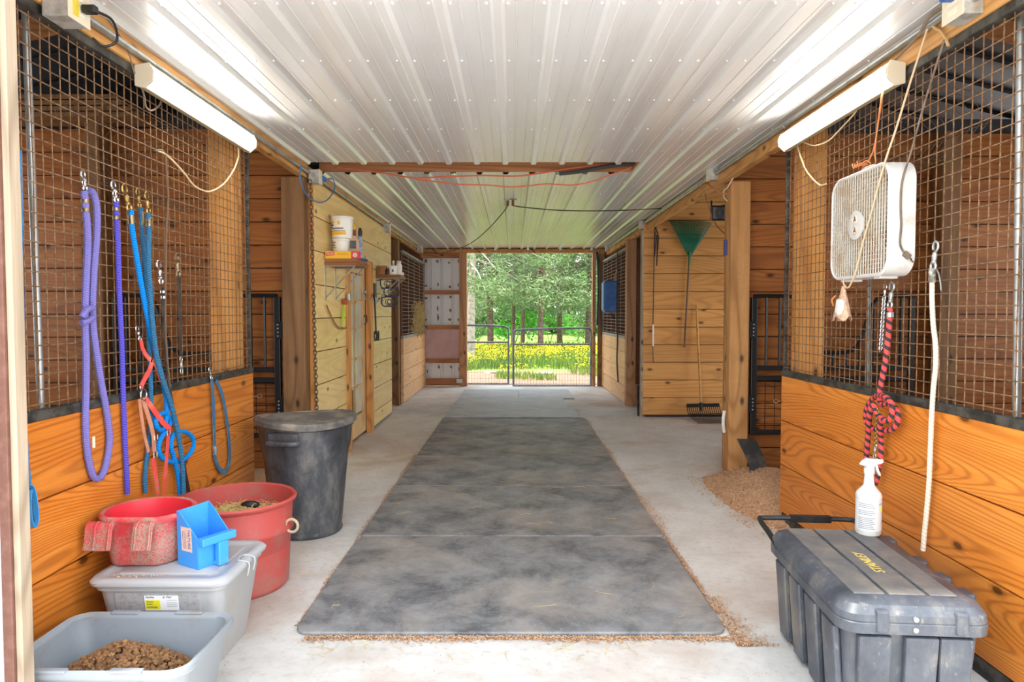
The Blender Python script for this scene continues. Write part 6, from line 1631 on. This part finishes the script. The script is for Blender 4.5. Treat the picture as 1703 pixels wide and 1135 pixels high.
# grass and flowers
rnd = random.Random(17); gb = MB(); fl = MB(); fs = MB()
def dens(x, y): return .5 + .5 * math.sin(x * 1.7 + 1.1) * math.sin(y * 1.3 + x * .4)
n = 0
while n < 16000:
    y = 15.2 + 15 * rnd.random() ** 1.3; x = rnd.uniform(-.16 * y - 1, .22 * y + 1)
    if y < 18.2 and dens(x, y) < .68: continue
    if y < 18.2 and rnd.random() < .4: continue
    h = rnd.uniform(.10, .34) * (1.0 if y > 16.6 else .6); z = gz(x, y); a = rnd.uniform(0, 2 * PI); d = V((math.cos(a), math.sin(a), 0)); w = .012
    s = V((-d.y, d.x, 0)) * w; p = V((x, y, z)); q = p + d * h * .35 + V((0, 0, h)); m_ = p + d * h * .1 + V((0, 0, h * .6))
    b = len(gb.v); gb.v += [p - s, p + s, m_ + s * .7, q, m_ - s * .7]; gb._f((b, b + 1, b + 2, b + 3, b + 4)); n += 1
tag(gb.build('meadow_grass', L_GR, fix=False), 'tall green grass growing beyond the dirt outside the gates', 'grass', None, 'stuff')
n = 0
while n < 7500:
    y = 15.6 + 9.5 * rnd.random(); x = rnd.uniform(-.16 * y - 1, .22 * y + 1)
    if dens(x, y) < (.38 if y > 18.6 else .74) or rnd.random() > (1.0 if y > 18.8 else .45): continue
    h = rnd.uniform(.22, .48) * (1 if y > 17.5 else .7); z = gz(x, y) + h; c = V((x, y, z)); r = rnd.uniform(.011, .019); tl = V((rnd.gauss(0, .4), -abs(rnd.gauss(.5, .3)), 1)).normalized(); u = tl.cross(V((1, 0, 0))).normalized(); w = tl.cross(u)
    b = len(fl.v); fl.v += [c + (u * math.cos(PI * k / 3) + w * math.sin(PI * k / 3)) * r for k in range(6)]; fl._f(range(b, b + 6))
    b = len(fs.v); fs.v += [V((x - .003, y, z - h)), V((x + .003, y, z - h)), c]; fs._f((b, b + 1, b + 2)); n += 1
tag(fl.build('buttercup_flowers', L_FLW, fix=False), 'drift of small yellow flowers blooming outside the gates', 'flowers', None, 'stuff')
tag(fs.build('flower_stems', L_GR, fix=False), 'thin green stems under the yellow flowers outside the gates', 'stems', None, 'stuff')
for px, py, s, lb in ((815, 620, .15, 'small pale stone on the dirt behind the smaller gate'), (903, 619, .20, 'larger flat pale stone on the dirt behind the wider gate'), (872, 621, .10, 'smallest pale stone on the dirt behind the wider gate')):
    p = on_z(px, py, -.10); mb = MB(); rnd = random.Random(px)
    mb.sphere((p.x, p.y, gz(p.x, p.y) + .01), s, 12, 7, (1.2, .8, .26)); mb.v = [q + V((rnd.gauss(0, .012), rnd.gauss(0, .012), rnd.gauss(0, .006))) for q in mb.v]
    tag(mb.build('stone', plain(C(186, 178, 166), .9, 0, C(150, 140, 128), 8)), lb, 'stone')
# ---------------------------------------------------------------- end gates
GALV = plain(C(138, 146, 152), .38, .6, C(116, 122, 126), 8)
def tubegate(label, x0, x1, D, top0, top1, mid, bot, round0, loc_name='pipe_gate'):
    t = thing(loc_name, label, 'gate', ((x0 + x1) / 2, D, bot))
    r = .021; R = .13
    mb = MB()
    if round0: path = [V((x0, D, bot)), V((x0, D, top0 - R)), V((x0 + R * .3, D, top0 - R * .3)), V((x0 + R, D, top0)), V((x1 - R, D, top1)), V((x1 - R * .3, D, top1 - R * .3)), V((x1, D, top1 - R)), V((x1, D, bot))]
    else: path = [V((x0, D, bot)), V((x0, D, top0)), V((x0 + .02, D, top0)), V((x1 - R, D, top1)), V((x1 - R * .3, D, top1 - R * .3)), V((x1, D, top1 - R)), V((x1, D, bot))]
    mb.tube(path, r, 10, 3); mb.build('outer_frame', GALV, t)
    mb = MB(); mb.tube([V((x0 + r * .5, D, mid)), V((x1 - r * .5, D, mid))], r * .85, 10); mb.build('middle_rail', GALV, t)
    mb = MB(); mb.tube([V((x0 + r * .5, D, bot + .01)), V((x1 - r * .5, D, bot + .01))], r * .7, 10); mb.build('bottom_rail', GALV, t)
    mb = MB(); n = int((x1 - x0) / .052)
    for k in range(1, n): x = x0 + (x1 - x0) * k / n; mb.tube([V((x, D, bot)), V((x, D, mid))], .0022, 4)
    for k in range(1, 7): z = bot + (mid - bot) * k / 7; mb.tube([V((x0, D, z)), V((x1, D, z))], .0022, 4)
    mb.build('wire_infill', GALV, t)
    return t
gx = lambda px, D: on_y(px, 523, D).x
gzz = lambda py, D: on_y(853, py, D).z
D1, D2 = 12.94, 12.66
tubegate('smaller grey pipe gate hung behind the brown door post', gx(770, D1), gx(845.5, D1), D1, gzz(541, D1), gzz(543, D1), gzz(569.5, D1), .02, False)
tg = tubegate('wider grey pipe gate with both top corners rounded', gx(854, D2), gx(983, D2), D2, gzz(549, D2), gzz(546, D2), gzz(573, D2), .01, True)
mb = MB(); links(mb, V((gx(983, D2), D2 - .02, gzz(562, D2))), V((gx(989, D2), D2 + .0, gzz(560, D2))), 5, .014, .004); mb.build('latch_chain', GALV, tg)
# ============================================================ light and view
w = bpy.data.worlds.new('World'); SC.world = w; w.use_nodes = True
nt = w.node_tree; bg = nt.nodes['Background']
tc = nt.nodes.new('ShaderNodeTexCoord'); sx = nt.nodes.new('ShaderNodeSeparateXYZ'); nt.links.new(tc.outputs['Generated'], sx.inputs[0])
cr = nt.nodes.new('ShaderNodeValToRGB'); nt.links.new(sx.outputs['Z'], cr.inputs['Fac'])
cr.color_ramp.elements[0].position = 0.0; cr.color_ramp.elements[0].color = (1.0, 0.98, 0.95, 1)
cr.color_ramp.elements[1].position = 0.7; cr.color_ramp.elements[1].color = (0.80, 0.90, 1.0, 1)
nt.links.new(cr.outputs[0], bg.inputs['Color']); bg.inputs['Strength'].default_value = 3.3
sd = bpy.data.lights.new('sun', 'SUN'); so = bpy.data.objects.new('sun', sd); COL.objects.link(so)
sd.energy = 6.5; sd.angle = math.radians(3); sd.color = (1, 0.95, 0.86)
so.rotation_euler = (math.radians(9), math.radians(-14), 0)
vs_ = SC.view_settings
vs_.view_transform = 'Standard'; vs_.look = 'None'; vs_.exposure = 0.5; vs_.gamma = 1.0; vs_.use_curve_mapping = False
SC.render.film_transparent = False
cy = SC.cycles
cy.max_bounces = 10; cy.diffuse_bounces = 7; cy.glossy_bounces = 4; cy.transmission_bounces = 6; cy.transparent_max_bounces = 12
cy.use_denoising = True
cy.sample_clamp_indirect = 8.0
